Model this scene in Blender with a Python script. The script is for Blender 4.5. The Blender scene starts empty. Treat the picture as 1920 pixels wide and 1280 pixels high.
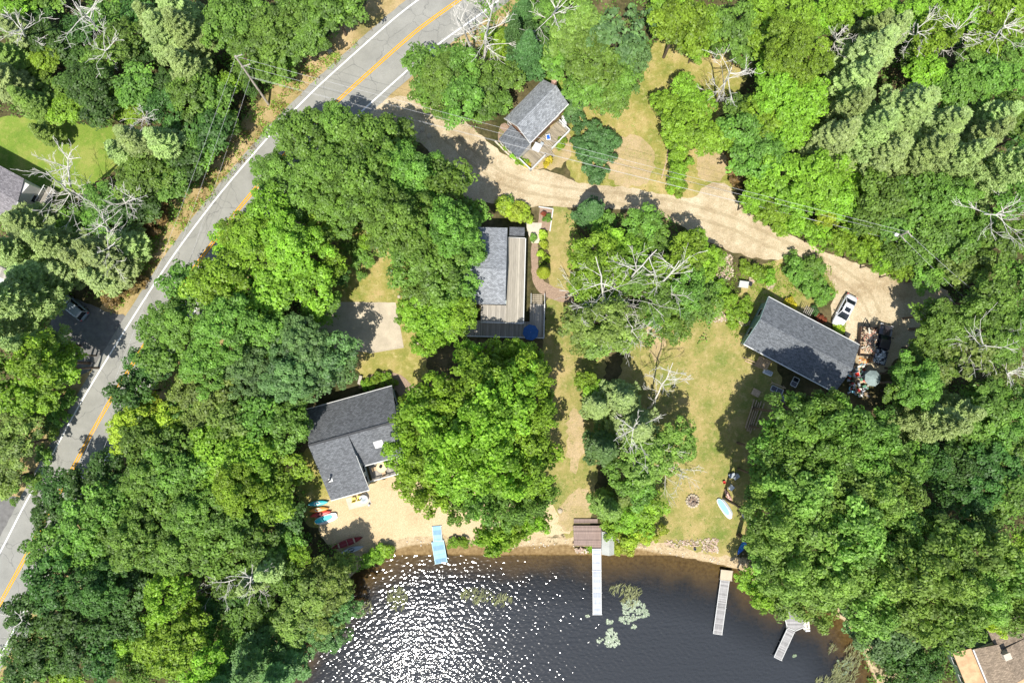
import bpy, math, random
import numpy as np
from mathutils import Vector, Matrix
from mathutils.geometry import tessellate_polygon
random.seed(7); RNG = np.random.default_rng(7)
S = bpy.context.scene
COL = S.collection
R = math.radians
H_CAM, TILT, FPX = 96.0, R(2.0), 1280.0

# ------------------------------------------------------------------ helpers
def P(px, py, z=0.0):
    """photo pixel (1920x1280) -> world point at height z"""
    x, y, w = (px - 960) / FPX, -(py - 640) / FPX, -1.0
    c, s = math.cos(TILT), math.sin(TILT)
    y2, z2 = y * c - w * s, y * s + w * c
    t = (z - H_CAM) / z2
    return Vector((x * t, y2 * t, z))

def mpp(z): return (H_CAM - z) / FPX

def tag(o, label=None, cat=None, group=None, kind=None):
    if label: o['label'] = label
    if cat: o['category'] = cat
    if group: o['group'] = group
    if kind: o['kind'] = kind
    return o

def thing(name, label, cat, loc=(0, 0, 0), rz=0.0, group=None):
    o = bpy.data.objects.new(name, None); COL.objects.link(o)
    o.empty_display_size = 0.3
    o.location = loc; o.rotation_euler = (0, 0, rz)
    return tag(o, label, cat, group)

def obj(name, me, mat=None, parent=None, loc=(0, 0, 0), rz=0.0):
    o = bpy.data.objects.new(name, me); COL.objects.link(o)
    o.location = loc; o.rotation_euler = (0, 0, rz)
    if parent: o.parent = parent
    if mat is not None and len(me.materials) == 0: me.materials.append(mat)
    return o

def copy_tree(o, parent=None):
    c = o.copy(); COL.objects.link(c)
    if parent: c.parent = parent
    for ch in list(o.children): copy_tree(ch, c)
    return c

class MB:
    def __init__(s): s.v = []; s.f = []
    def add(s, vs, fs):
        n = len(s.v); s.v += [tuple(v) for v in vs]; s.f += [tuple(i + n for i in f) for f in fs]; return s
    def box(s, c, d, rz=0.0, rx=0.0, ry=0.0):
        m = Matrix.Rotation(rz, 3, 'Z') @ Matrix.Rotation(ry, 3, 'Y') @ Matrix.Rotation(rx, 3, 'X')
        c = Vector(c); hx, hy, hz = d[0] / 2, d[1] / 2, d[2] / 2
        vs = [c + m @ Vector((x * hx, y * hy, z * hz)) for x in (-1, 1) for y in (-1, 1) for z in (-1, 1)]
        return s.add(vs, [(0, 1, 3, 2), (4, 6, 7, 5), (0, 4, 5, 1), (2, 3, 7, 6), (0, 2, 6, 4), (1, 5, 7, 3)])
    def bar(s, a, b, w, h):
        a, b = Vector(a), Vector(b); d = b - a; L = d.length
        rz = math.atan2(d.y, d.x); ry = -math.asin(max(-1, min(1, d.z / max(L, 1e-6))))
        return s.box((a + b) / 2, (L, w, h), rz, 0, ry)
    def prism(s, poly, z0, z1):
        n = len(poly)
        area = sum(poly[i][0] * poly[(i + 1) % n][1] - poly[(i + 1) % n][0] * poly[i][1] for i in range(n))
        if area < 0: poly = poly[::-1]
        vs = [(x, y, z0) for x, y in poly] + [(x, y, z1) for x, y in poly]
        fs = [tuple(range(n - 1, -1, -1)), tuple(range(n, 2 * n))] + [(i, (i + 1) % n, n + (i + 1) % n, n + i) for i in range(n)]
        return s.add(vs, fs)
    def slab(s, pts, t):
        """a sloped plate: 3D polygon with its lower face t below"""
        n = len(pts); pts = [Vector(p) for p in pts]
        nrm = (pts[1] - pts[0]).cross(pts[2] - pts[0])
        if nrm.z < 0: pts = pts[::-1]
        vs = [p - Vector((0, 0, t)) for p in pts] + pts
        fs = [tuple(range(n - 1, -1, -1)), tuple(range(n, 2 * n))] + [(i, (i + 1) % n, n + (i + 1) % n, n + i) for i in range(n)]
        return s.add(vs, fs)
    def tube(s, a, b, r0, r1=None, n=6):
        return s.path([a, b], [r0, r0 if r1 is None else r1], n)
    def path(s, pts, rs, n=6):
        pts = [Vector(p) for p in pts]; base = len(s.v); k = len(pts)
        for i, p in enumerate(pts):
            d = (pts[min(i + 1, k - 1)] - pts[max(i - 1, 0)]).normalized()
            up = Vector((0, 0, 1)) if abs(d.z) < .9 else Vector((1, 0, 0))
            u = d.cross(up).normalized(); w = d.cross(u)
            for j in range(n):
                a = 2 * math.pi * j / n
                s.v.append(tuple(p + (u * math.cos(a) + w * math.sin(a)) * rs[i]))
        for i in range(k - 1):
            for j in range(n):
                q = base + i * n
                s.f.append((q + j, q + (j + 1) % n, q + n + (j + 1) % n, q + n + j))
        s.f.append(tuple(base + j for j in range(n - 1, -1, -1)))
        s.f.append(tuple(base + (k - 1) * n + j for j in range(n)))
        return s
    def lathe(s, prof, n=20, c=(0, 0, 0)):
        base = len(s.v); k = len(prof)
        for r, z in prof:
            for j in range(n):
                a = 2 * math.pi * j / n
                s.v.append((c[0] + r * math.cos(a), c[1] + r * math.sin(a), c[2] + z))
        for i in range(k - 1):
            for j in range(n):
                q = base + i * n
                s.f.append((q + j, q + (j + 1) % n, q + n + (j + 1) % n, q + n + j))
        s.f.append(tuple(base + j for j in range(n - 1, -1, -1)))
        s.f.append(tuple(base + (k - 1) * n + j for j in range(n)))
        return s
    def loft(s, rings):
        base = len(s.v); n = len(rings[0]); k = len(rings)
        for r in rings: s.v += [tuple(p) for p in r]
        for i in range(k - 1):
            for j in range(n):
                q = base + i * n
                s.f.append((q + j, q + n + j, q + n + (j + 1) % n, q + (j + 1) % n))
        s.f.append(tuple(base + j for j in range(n)))
        s.f.append(tuple(base + (k - 1) * n + j for j in range(n - 1, -1, -1)))
        return s
    def build(s, name, mat, parent=None, loc=(0, 0, 0), rz=0.0, smooth=False, bevel=0.0):
        me = bpy.data.meshes.new(name); me.from_pydata(s.v, [], s.f); me.update()
        if smooth: me.polygons.foreach_set('use_smooth', [True] * len(me.polygons))
        o = obj(name, me, mat, parent, loc, rz)
        if bevel:
            b = o.modifiers.new('bevel', 'BEVEL'); b.width = bevel; b.segments = 2; b.limit_method = 'ANGLE'
        return o

# ------------------------------------------------------------------ materials
class N:
    def __init__(s, name):
        s.m = bpy.data.materials.new(name); s.m.use_nodes = True
        s.nt = s.m.node_tree; s.nt.nodes.clear()
        s.out = s.n('ShaderNodeOutputMaterial')
    def n(s, t, **k):
        x = s.nt.nodes.new(t)
        for a, b in k.items(): setattr(x, a, b)
        return x
    def l(s, a, b): s.nt.links.new(a, b)
    def coord(s, kind='Object', scale=(1, 1, 1), rot=(0, 0, 0)):
        tc = s.n('ShaderNodeTexCoord'); mp = s.n('ShaderNodeMapping')
        mp.inputs['Scale'].default_value = scale; mp.inputs['Rotation'].default_value = rot
        s.l(tc.outputs[kind], mp.inputs['Vector']); return mp.outputs['Vector']
    def noise(s, vec, scale, detail=4, rough=.6, dist=0):
        x = s.n('ShaderNodeTexNoise'); x.inputs['Scale'].default_value = scale
        x.inputs['Detail'].default_value = detail; x.inputs['Roughness'].default_value = rough
        x.inputs['Distortion'].default_value = dist
        s.l(vec, x.inputs['Vector']); return x.outputs['Fac']
    def ramp(s, fac, stops):
        x = s.n('ShaderNodeValToRGB'); e = x.color_ramp.elements
        while len(e) < len(stops): e.new(.5)
        for i, (p, c) in enumerate(stops):
            e[i].position = p; e[i].color = (*c, 1) if len(c) == 3 else c
        s.l(fac, x.inputs['Fac']); return x.outputs['Color']
    def val(s, fac, a, b, c0=0.0, c1=1.0):
        x = s.n('ShaderNodeMapRange'); x.inputs[1].default_value = a; x.inputs[2].default_value = b
        x.inputs[3].default_value = c0; x.inputs[4].default_value = c1
        s.l(fac, x.inputs[0]); return x.outputs[0]
    def mix(s, fac, a, b, mode='MIX'):
        x = s.n('ShaderNodeMix', data_type='RGBA', blend_type=mode)
        for k, v in ((0, fac), (6, a), (7, b)):
            if isinstance(v, (int, float)): x.inputs[k].default_value = v
            elif isinstance(v, tuple): x.inputs[k].default_value = (*v, 1)
            else: s.l(v, x.inputs[k])
        return x.outputs[2]
    def math(s, op, a, b=0.0):
        x = s.n('ShaderNodeMath', operation=op)
        for k, v in ((0, a), (1, b)):
            if isinstance(v, (int, float)): x.inputs[k].default_value = v
            else: s.l(v, x.inputs[k])
        return x.outputs[0]
    def pbr(s, col, rough=.8, spec=.3, metal=0.0, bump=None, bd=.02, bs=.6):
        b = s.n('ShaderNodeBsdfPrincipled')
        if isinstance(col, tuple): b.inputs['Base Color'].default_value = (*col, 1)
        else: s.l(col, b.inputs['Base Color'])
        if isinstance(rough, (int, float)): b.inputs['Roughness'].default_value = rough
        else: s.l(rough, b.inputs['Roughness'])
        b.inputs['Specular IOR Level'].default_value = spec; b.inputs['Metallic'].default_value = metal
        if bump is not None:
            x = s.n('ShaderNodeBump'); x.inputs['Distance'].default_value = bd; x.inputs['Strength'].default_value = bs
            s.l(bump, x.inputs['Height']); s.l(x.outputs[0], b.inputs['Normal'])
        s.l(b.outputs[0], s.out.inputs['Surface']); return b

def scl(c, k): return tuple(min(1, x * k) for x in c)

def simple(name, col, rough=.6, spec=.3, metal=0.0, var=.18, scale=3.0):
    m = N(name); v = m.coord()
    c = m.ramp(m.noise(v, scale, 5), [(.3, scl(col, 1 - var)), (.7, scl(col, 1 + var))])
    m.pbr(c, rough, spec, metal); return m.m

def leaf(name, col, warm=(1.06, 1.03, .8), transl=.3):
    m = N(name); oi = m.n('ShaderNodeObjectInfo'); at = m.n('ShaderNodeAttribute'); at.attribute_name = 'tint'
    c = m.mix(at.outputs['Fac'], scl(col, .5), tuple(min(1, col[i] * warm[i] * 1.35) for i in range(3)))
    hs = m.n('ShaderNodeHueSaturation'); m.l(c, hs.inputs['Color'])
    m.l(m.val(oi.outputs['Random'], 0, 1, .492, .517), hs.inputs['Hue'])
    m.l(m.val(oi.outputs['Random'], 0, 1, .86, 1.24), hs.inputs['Value'])
    b = m.n('ShaderNodeBsdfPrincipled'); m.l(hs.outputs[0], b.inputs['Base Color'])
    b.inputs['Roughness'].default_value = .5; b.inputs['Specular IOR Level'].default_value = .35
    t = m.n('ShaderNodeBsdfTranslucent')
    m.l(m.mix(1.0, hs.outputs[0], (1.5, 1.6, .7), 'MULTIPLY'), t.inputs['Color'])
    x = m.n('ShaderNodeMixShader'); x.inputs[0].default_value = transl
    m.l(b.outputs[0], x.inputs[1]); m.l(t.outputs[0], x.inputs[2]); m.l(x.outputs[0], m.out.inputs['Surface'])
    return m.m

LEAF = {
    'd': leaf('leaf_dark', (.088, .182, .042)),
    'm': leaf('leaf_mid', (.170, .300, .056)),
    'b': leaf('leaf_bright', (.235, .385, .042)),
    'y': leaf('leaf_yellowgreen', (.35, .45, .048)),
    'l': leaf('leaf_light', (.225, .36, .080)),
    'o': leaf('leaf_olive', (.225, .32, .080)),
    'g': leaf('leaf_bluegreen', (.150, .265, .098)),
    'p': leaf('needle_pale', (.315, .42, .150), (1.05, 1, .95), .25),
    'q': leaf('needle_dark', (.085, .175, .050), (1.05, 1, .95), .2),
    'r': leaf('leaf_rust', (.25, .17, .07)),
    'G': leaf('leaf_gold', (.50, .42, .04)),
    'R': leaf('leaf_red', (.30, .09, .05)),
}
BARK = simple('bark', (.13, .10, .075), .9, .1, var=.4, scale=6)
DEADBARK = simple('dead_bark', (.58, .55, .49), .85, .1, var=.25, scale=3)
POLEWOOD = simple('pole_wood', (.42, .37, .31), .85, .1, var=.25, scale=5)

def ground_mat():
    m = N('ground_soil'); v = m.coord()
    at = m.n('ShaderNodeAttribute'); at.attribute_name = 'shore'
    d = at.outputs['Fac']
    n1, n2, n3 = m.noise(v, .25, 6), m.noise(v, 2.2, 5), m.noise(v, 9, 3)
    soil = m.ramp(n1, [(.35, (.045, .05, .018)), (.5, (.085, .075, .035)), (.66, (.15, .12, .065))])
    soil = m.mix(.7, soil, m.ramp(n2, [(.3, (.5, .5, .5)), (.7, (1.5, 1.45, 1.3))]), 'MULTIPLY')
    sand = m.ramp(n2, [(.3, (.34, .26, .15)), (.7, (.50, .41, .27))])
    sand = m.mix(.6, sand, m.ramp(n3, [(.35, (.55, .5, .42)), (.6, (1.15, 1.1, 1.05))]), 'MULTIPLY')
    wob = m.math('ADD', d, m.val(n1, .3, .7, -1.6, 1.6))
    wob = m.math('ADD', wob, m.val(n2, .3, .7, -.9, .9))
    shoal = m.ramp(n2, [(.3, (.15, .095, .04)), (.7, (.30, .21, .10))])
    mud = m.ramp(n1, [(.35, (.012, .016, .022)), (.65, (.022, .022, .024))])
    bed = m.mix(m.val(wob, 2.6, 5.6), shoal, mud)
    land = m.mix(m.val(wob, -2.4, -1.5), soil, sand)
    c = m.mix(m.val(d, -.15, .15), land, bed)
    m.pbr(c, .95, .1, bump=n3, bd=.05); return m.m

def grass_mat(name, a, b, c, fleck=(.5, .42, .2), sc=1.0):
    m = N(name); v = m.coord()
    n1, n2, n3 = m.noise(v, .22 * sc, 6, .65), m.noise(v, 1.3 * sc, 6, .7), m.noise(v, 14, 2)
    col = m.ramp(n1, [(.33, a), (.5, b), (.66, c)])
    col = m.mix(m.val(n2, .5, .72, 0, .75), col, fleck)
    col = m.mix(.8, col, m.ramp(n3, [(.3, (.55, .58, .5)), (.7, (1.45, 1.4, 1.35))]), 'MULTIPLY')
    m.pbr(col, .95, .05, bump=n3, bd=.06); return m.m

DRY = grass_mat('dry_grass', (.155, .19, .035), (.28, .255, .075), (.42, .32, .15))
DRY2 = grass_mat('patchy_grass', (.145, .195, .042), (.265, .245, .082), (.39, .305, .14), (.46, .36, .19))
GREEN = grass_mat('green_grass', (.11, .19, .03), (.165, .245, .04), (.25, .28, .07), (.30, .29, .09))
DIRT = grass_mat('sandy_dirt', (.33, .255, .16), (.44, .36, .245), (.53, .45, .325), (.57, .49, .36))
PATCH = grass_mat('worn_patch', (.30, .25, .11), (.40, .31, .18), (.46, .35, .22), (.36, .29, .12))
SAND = grass_mat('beach_sand', (.46, .35, .215), (.535, .415, .26), (.565, .445, .29), (.52, .41, .26))
WEEDY = grass_mat('roadside_verge', (.16, .16, .05), (.33, .25, .12), (.46, .35, .20), (.40, .33, .16))
MULCH = simple('mulch', (.30, .215, .155), .95, .1, var=.35, scale=8)

def asphalt():
    m = N('asphalt'); v = m.coord()
    c = m.ramp(m.noise(v, .35, 5, .7), [(.3, (.235, .232, .205)), (.7, (.31, .305, .27))])
    c = m.mix(.6, c, m.ramp(m.noise(v, 18, 2), [(.3, (.75, .75, .75)), (.7, (1.2, 1.2, 1.2))]), 'MULTIPLY')
    vo = m.n('ShaderNodeTexVoronoi', feature='DISTANCE_TO_EDGE'); vo.inputs['Scale'].default_value = .22
    w = m.n('ShaderNodeVectorMath', operation='ADD')
    nz = m.n('ShaderNodeTexNoise'); nz.inputs['Scale'].default_value = 1.0; m.l(v, nz.inputs['Vector'])
    m.l(v, w.inputs[0]); m.l(nz.outputs['Color'], w.inputs[1]); m.l(w.outputs[0], vo.inputs['Vector'])
    c = m.mix(m.val(vo.outputs['Distance'], 0, .012, .55, 0), c, (.09, .09, .088))
    m.pbr(c, .9, .2, bump=m.noise(v, 30, 2), bd=.01); return m.m
ASPHALT = asphalt()
DARKASPH = simple('driveway_asphalt', (.16, .155, .145), .9, .2, var=.2, scale=1.5)
def paint(name, col):
    m = N(name); v = m.coord()
    c = m.ramp(m.noise(v, 5, 5, .75), [(.3, scl(col, .62)), (.5, col)])
    m.pbr(c, .7, .3); return m.m
WLINE, YLINE = paint('white_road_paint', (.80, .80, .77)), paint('yellow_road_paint', (.70, .33, .012))

def concrete(name, col):
    m = N(name); v = m.coord()
    c = m.ramp(m.noise(v, .5, 6, .7), [(.3, scl(col, .8)), (.7, scl(col, 1.15))])
    c = m.mix(.5, c, m.ramp(m.noise(v, 12, 3), [(.3, (.75, .75, .75)), (.7, (1.2, 1.2, 1.2))]), 'MULTIPLY')
    m.pbr(c, .9, .2); return m.m
CONC = concrete('concrete', (.46, .395, .29))
PATIO = concrete('patio_stone', (.55, .48, .38))

def shingle(name, col, stain=.25):
    m = N(name); v = m.coord()
    br = m.n('ShaderNodeTexBrick'); br.inputs['Scale'].default_value = 1.0
    br.inputs['Brick Width'].default_value = .33; br.inputs['Row Height'].default_value = .16
    br.inputs['Mortar Size'].default_value = .012; br.inputs['Color1'].default_value = (*scl(col, .72), 1)
    br.inputs['Color2'].default_value = (*scl(col, 1.3), 1); br.inputs['Mortar'].default_value = (*scl(col, .45), 1)
    m.l(v, br.inputs['Vector'])
    c = m.mix(.6, br.outputs['Color'], m.ramp(m.noise(v, 9, 3, .7), [(.32, (.62, .62, .63)), (.68, (1.4, 1.4, 1.38))]), 'MULTIPLY')
    v2 = m.coord(scale=(1.1, .18, .18))
    c = m.mix(m.val(m.noise(v2, 1.0, 4), .5, .75, 0, stain), c, scl(col, .45))
    m.pbr(c, .9, .2, bump=br.outputs['Fac'], bd=.01); return m.m
ROOF_GREY = shingle('shingle_grey', (.27, .285, .30), .15)
ROOF_GREY2 = shingle('shingle_cool_grey', (.26, .275, .295), .2)
ROOF_DARK = shingle('shingle_charcoal', (.140, .147, .156), .4)
ROOF_SLATE = shingle('shingle_slate', (.135, .146, .158), .15)
ROOF_BROWN = shingle('shingle_brown', (.25, .195, .14), .7)
ROOF_OLD = shingle('shingle_purple_grey', (.22, .205, .21), .3)
PLYWOOD = simple('bare_plywood', (.50, .32, .18), .85, .15, var=.25, scale=1.2)
TRIM = simple('white_trim', (.60, .60, .57), .6, .3, var=.06)
SIDING_T = simple('teal_siding', (.22, .33, .31), .7, .3, var=.1)
SIDING_B = simple('pale_blue_siding', (.42, .50, .50), .7, .3, var=.08)
SIDING_W = simple('white_siding', (.66, .63, .58), .7, .3, var=.08)
SIDING_R = simple('brown_siding', (.30, .17, .11), .8, .2, var=.2)
SIDING_G = simple('green_siding', (.13, .19, .12), .8, .2, var=.12)
BRICK = simple('brick', (.42, .26, .20), .9, .1, var=.25, scale=9)
METAL = simple('dull_metal', (.45, .46, .47), .45, .5, .6)
BLACK = simple('black_rubber', (.02, .02, .02), .7, .3)
def glass_mat():
    m = N('window_glass'); m.pbr((.015, .02, .025), .06, .6); return m.m
GLASS = glass_mat()

def planks(name, col, w=.14, rot=0.0, dark=.45):
    m = N(name); v = m.coord(rot=(0, 0, rot))
    sx = m.n('ShaderNodeSeparateXYZ'); m.l(v, sx.inputs[0])
    u = m.math('DIVIDE', sx.outputs[0], w); fr = m.math('FRACT', u); fl = m.math('FLOOR', u)
    wn = m.n('ShaderNodeTexWhiteNoise', noise_dimensions='1D'); m.l(fl, wn.inputs['W'])
    c = m.ramp(wn.outputs['Value'], [(0, scl(col, .72)), (1, scl(col, 1.25))])
    v2 = m.coord(scale=(6, .5, 1), rot=(0, 0, rot))
    c = m.mix(.6, c, m.ramp(m.noise(v2, 1.5, 4), [(.3, (.65, .65, .65)), (.7, (1.25, 1.25, 1.25))]), 'MULTIPLY')
    c = m.mix(m.math('LESS_THAN', fr, .13), c, scl(col, dark)); m.pbr(c, .85, .2); return m.m
DECKX = planks('weathered_deck', (.36, .33, .28)); DECKY = planks('weathered_deck_cross', (.36, .33, .28), rot=R(90))
DECK_TAN = planks('tan_deck', (.31, .265, .19)); DECK_BROWN = planks('brown_deck', (.27, .20, .17), .16, R(90))
PORCHROOF = planks('ribbed_porch_roof', (.38, .345, .28), .30, dark=.6)
DOCK_WHITE = planks('white_dock_boards', (.46, .49, .54), .16, R(90), .8)
DOCK_GREY = planks('grey_dock_boards', (.33, .32, .31), .16, R(90), .5)
DOCK_BLUE = planks('blue_dock_panels', (.27, .45, .57), .60, R(90), .8)
WOOD = simple('raw_wood', (.45, .33, .21), .8, .2, var=.3, scale=4)

def plastic(name, col, rough=.35): return simple(name, col, rough, .45, var=.07)
PL = {k: plastic('plastic_' + k, c) for k, c in dict(
    teal=(.04, .42, .47), turquoise=(.03, .55, .62), orange=(.75, .30, .06), red=(.55, .06, .05), white=(.75, .76, .76),
    blue=(.03, .13, .50), skyblue=(.26, .52, .62), grey=(.36, .40, .42), yellow=(.78, .60, .06), pink=(.65, .36, .28),
    navy=(.02, .07, .25), green=(.10, .25, .16), tan=(.62, .48, .26), black=(.025, .025, .03), cream=(.68, .64, .52)).items()}
def carpaint(name, col):
    m = N(name); b = m.pbr(col, .3, .5); b.inputs['Coat Weight'].default_value = .8; b.inputs['Coat Roughness'].default_value = .05; return m.m

# ------------------------------------------------------------------ setting: ground, water, sheets
SHORE = [(300, 2300), (430, 1500), (500, 1300), (560, 1190), (630, 1110), (680, 1060), (735, 1033), (762, 1024), (805, 1019), (850, 1021),
         (890, 1022), (940, 1028), (1000, 1024), (1060, 1021), (1085, 1025), (1115, 1030), (1150, 1039), (1200, 1030), (1240, 1038), (1300, 1048),
         (1345, 1059), (1385, 1069), (1430, 1105), (1490, 1128), (1550, 1142), (1590, 1170), (1615, 1215), (1640, 1270), (1690, 1380), (1800, 1600), (2300, 2300)]
shore_w = [P(x, y) for x, y in SHORE] + [Vector((400, -1800, 0)), Vector((-400, -1800, 0))]

def inside(px, py, poly):
    r = np.zeros(px.shape, bool); n = len(poly)
    for i in range(n):
        x0, y0 = poly[i][0], poly[i][1]; x1, y1 = poly[(i + 1) % n][0], poly[(i + 1) % n][1]
        if y0 == y1: continue
        c = ((y0 > py) != (y1 > py)) & (px < (x1 - x0) * (py - y0) / (y1 - y0) + x0)
        r ^= c
    return r
def segdist(px, py, poly, closed=True):
    d = np.full(px.shape, 1e9); n = len(poly)
    for i in range(n if closed else n - 1):
        ax, ay = poly[i][0], poly[i][1]; bx, by = poly[(i + 1) % n][0], poly[(i + 1) % n][1]
        dx, dy = bx - ax, by - ay; L = dx * dx + dy * dy + 1e-9
        t = np.clip(((px - ax) * dx + (py - ay) * dy) / L, 0, 1)
        d = np.minimum(d, np.hypot(px - ax - t * dx, py - ay - t * dy))
    return d
def shore_sd(px, py):
    d = segdist(px, py, shore_w); return np.where(inside(px, py, shore_w), d, -d)
def ground_z(sd):
    z = np.where(sd > -1.3, -.42 * np.clip((sd + 1.3) / 1.3, 0, 1), 0.0)
    return z - np.clip(sd, 0, 4) * .14 - np.clip(sd - 4, 0, 14) * .1

def grid_mesh(name, xs, ys, zf, attr=None):
    X, Y = np.meshgrid(xs, ys); x, y = X.ravel(), Y.ravel()
    z, a = zf(x, y)
    nx, ny = len(xs), len(ys); i, j = np.meshgrid(np.arange(nx - 1), np.arange(ny - 1))
    q = (j * nx + i).ravel(); F = np.stack([q, q + 1, q + nx + 1, q + nx], 1)
    me = bpy.data.meshes.new(name); me.vertices.add(len(x)); me.vertices.foreach_set('co', np.stack([x, y, z], 1).astype(np.float32).ravel())
    me.loops.add(F.size); me.loops.foreach_set('vertex_index', F.astype(np.int32).ravel())
    me.polygons.add(len(F)); me.polygons.foreach_set('loop_start', np.arange(0, F.size, 4, dtype=np.int32))
    me.update(calc_edges=True)
    if attr:
        at = me.attributes.new(attr, 'FLOAT', 'POINT'); at.data.foreach_set('value', a.astype(np.float32))
    return me
far = [110, 150, 250, 500, 1000, 2000]
xs = np.array([-f for f in far[::-1]] + list(np.arange(-85, 85.01, .5)) + far)
ys = np.array([-f for f in far[::-1]] + list(np.arange(-62, 62.01, .5)) + far)
def gz(x, y):
    sd = shore_sd(x, y); bump = .05 * np.sin(x * .7 + 2 * np.sin(y * .23)) * np.cos(y * .55)
    return ground_z(sd) + np.where(sd > 0, bump, 0), sd
tag(obj('ground', grid_mesh('ground', xs, ys, gz, 'shore'), ground_mat()), kind='structure')

def water_mat():
    m = N('lake_water')
    t = m.n('ShaderNodeBsdfTransparent'); t.inputs['Color'].default_value = (.62, .60, .50, 1)
    g = m.n('ShaderNodeBsdfGlossy'); g.inputs['Roughness'].default_value = .075
    d = m.n('ShaderNodeBsdfDiffuse'); d.inputs['Color'].default_value = (.042, .047, .054, 1)
    at = m.n('ShaderNodeAttribute'); at.attribute_name = 'depth'
    s1 = m.n('ShaderNodeMixShader'); m.l(m.val(at.outputs['Fac'], 1.0, 9, .05, .8), s1.inputs[0]); m.l(t.outputs[0], s1.inputs[1]); m.l(d.outputs[0], s1.inputs[2])
    f = m.n('ShaderNodeFresnel'); f.inputs['IOR'].default_value = 1.33
    x = m.n('ShaderNodeMixShader'); m.l(f.outputs[0], x.inputs[0]); m.l(s1.outputs[0], x.inputs[1]); m.l(g.outputs[0], x.inputs[2])
    m.l(x.outputs[0], m.out.inputs['Surface']); return m.m
WZ = -.40
def waves(x, y):
    """small wind ripples as real relief, crests running mostly left to right"""
    r = np.random.default_rng(3); z = np.zeros(x.shape); n = 72; s = math.sqrt(2 * .027 / n)
    for i in range(n):
        lam = math.exp(r.normal(math.log(.42), .34)); lam = min(max(lam, .26), 1.7); k = 2 * math.pi / lam; a = r.normal(math.pi / 2 + .12, .44)
        z += s / k * np.sin(k * (np.cos(a) * x + np.sin(a) * y) + r.uniform(0, 6.28))
    gust = .8 + .28 * np.sin(x * .13 + 1.2 * np.sin(y * .17)) * np.cos(y * .21 + .6)
    sd = np.maximum(shore_sd(x, y), 0); return WZ + z * gust * (.35 + .65 * np.clip(sd / 5, 0, 1)), sd
wxs = np.array([-2000, -600, -200, -100, -60] + list(np.arange(-42, 56.1, .088)) + [80, 120, 200, 600, 2000])
wys = np.array([-2000, -600, -200, -100, -70] + list(np.arange(-54, -26.5, .088)))
lw = tag(obj('lake_water', grid_mesh('lake_water', wxs, wys, waves, 'depth'), water_mat()), kind='structure')
lw.data.polygons.foreach_set('use_smooth', [True] * len(lw.data.polygons))

def fractal(poly, seg=1.2, amp=.18, seed=0, closed=True):
    rr = random.Random(seed); out = []
    n = len(poly)
    for i in range(n if closed else n - 1):
        a, b = Vector(poly[i][:2]), Vector(poly[(i + 1) % n][:2]); L = (b - a).length
        k = max(1, int(L / seg)); nn = Vector((-(b - a).y, (b - a).x)).normalized()
        for j in range(k):
            p = a.lerp(b, j / k)
            if j or True: p = p + nn * rr.uniform(-amp, amp)
            out.append(p)
    return out
def smooth_poly(pts, it=2, closed=True):
    pts = [Vector(p[:2]) for p in pts]
    for _ in range(it):
        q = []
        n = len(pts)
        for i in range(n if closed else n - 1):
            a, b = pts[i], pts[(i + 1) % n]; q += [a.lerp(b, .25), a.lerp(b, .75)]
        if not closed: q = [pts[0]] + q + [pts[-1]]
        pts = q
    return pts
SHN = [0]
def sheet(name, pxpoly, z, mat, amp=.18, seg=.5, kind='structure', smooth=2, label=None, cat=None):
    SHN[0] += 1; z += SHN[0] * .0006
    w = [P(x, y) for x, y in pxpoly]
    if smooth: w = smooth_poly(w, smooth)
    w = fractal(w, seg, amp, hash(name) % 999 if False else len(name) * 7 + len(pxpoly)) if amp else [Vector(p[:2]) for p in w]
    vs = [(p[0], p[1], z) for p in w]
    tris = tessellate_polygon([[Vector(v) for v in vs]])
    me = bpy.data.meshes.new(name); me.from_pydata(vs, [], [tuple(t) for t in tris]); me.update()
    if len(me.polygons):
        if sum(p.normal.z for p in me.polygons) < 0: me.flip_normals()
    return tag(obj(name, me, mat), label, cat, kind=kind)

# lawns and bare earth
sheet('lawn', [(1085, 195), (1140, 200), (1200, 170), (1225, 60), (1330, 60), (1420, 80), (1400, 150), (1340, 230), (1330, 300), (1390, 300), (1400, 350), (1330, 375), (1200, 375), (1060, 350), (1060, 240)], .010, DRY, .3)
sheet('lawn', [(600, 430), (760, 430), (780, 560), (800, 660), (800, 730), (680, 730), (650, 640), (600, 560)], .010, DRY, .3)
sheet('lawn', [(1020, 385), (1085, 385), (1090, 560), (1140, 640), (1130, 760), (1110, 1008), (1035, 1005), (1010, 900), (1010, 700), (1030, 560)], .010, DRY2, .3)
sheet('lawn', [(1190, 560), (1320, 590), (1400, 540), (1440, 480), (1560, 480), (1570, 560), (1440, 620), (1480, 760), (1400, 900), (1400, 1020), (1380, 1045), (1330, 1038), (1270, 1022), (1205, 1012), (1150, 1000), (1140, 820)], .010, DRY2, .3)
sheet('lawn', [(-60, 215), (120, 225), (260, 245), (280, 300), (190, 330), (110, 400), (-60, 420)], .010, GREEN, .3)
sheet('lawn', [(560, 840), (600, 840), (640, 950), (600, 1000), (555, 960)], .011, DRY, .3)
sheet('lawn', [(1000, 140), (1060, 140), (1090, 210), (1040, 225)], .010, GREEN, .2)
sheet('beach', [(588, 945), (640, 925), (700, 905), (780, 880), (900, 900), (1010, 900), (1040, 960), (1070, 990), (1065, 1004), (940, 1008), (850, 1004), (800, 1003), (745, 1008), (690, 1030), (640, 1040), (600, 1010)], .018, SAND, .22)
sheet('dirt_patch', [(1130, 260), (1200, 250), (1230, 290), (1220, 350), (1140, 352)], .018, PATCH, .35)
sheet('dirt_patch', [(1035, 225), (1075, 245), (1070, 300), (1040, 320), (990, 315), (1010, 285)], .018, PATCH, .3)
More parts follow.
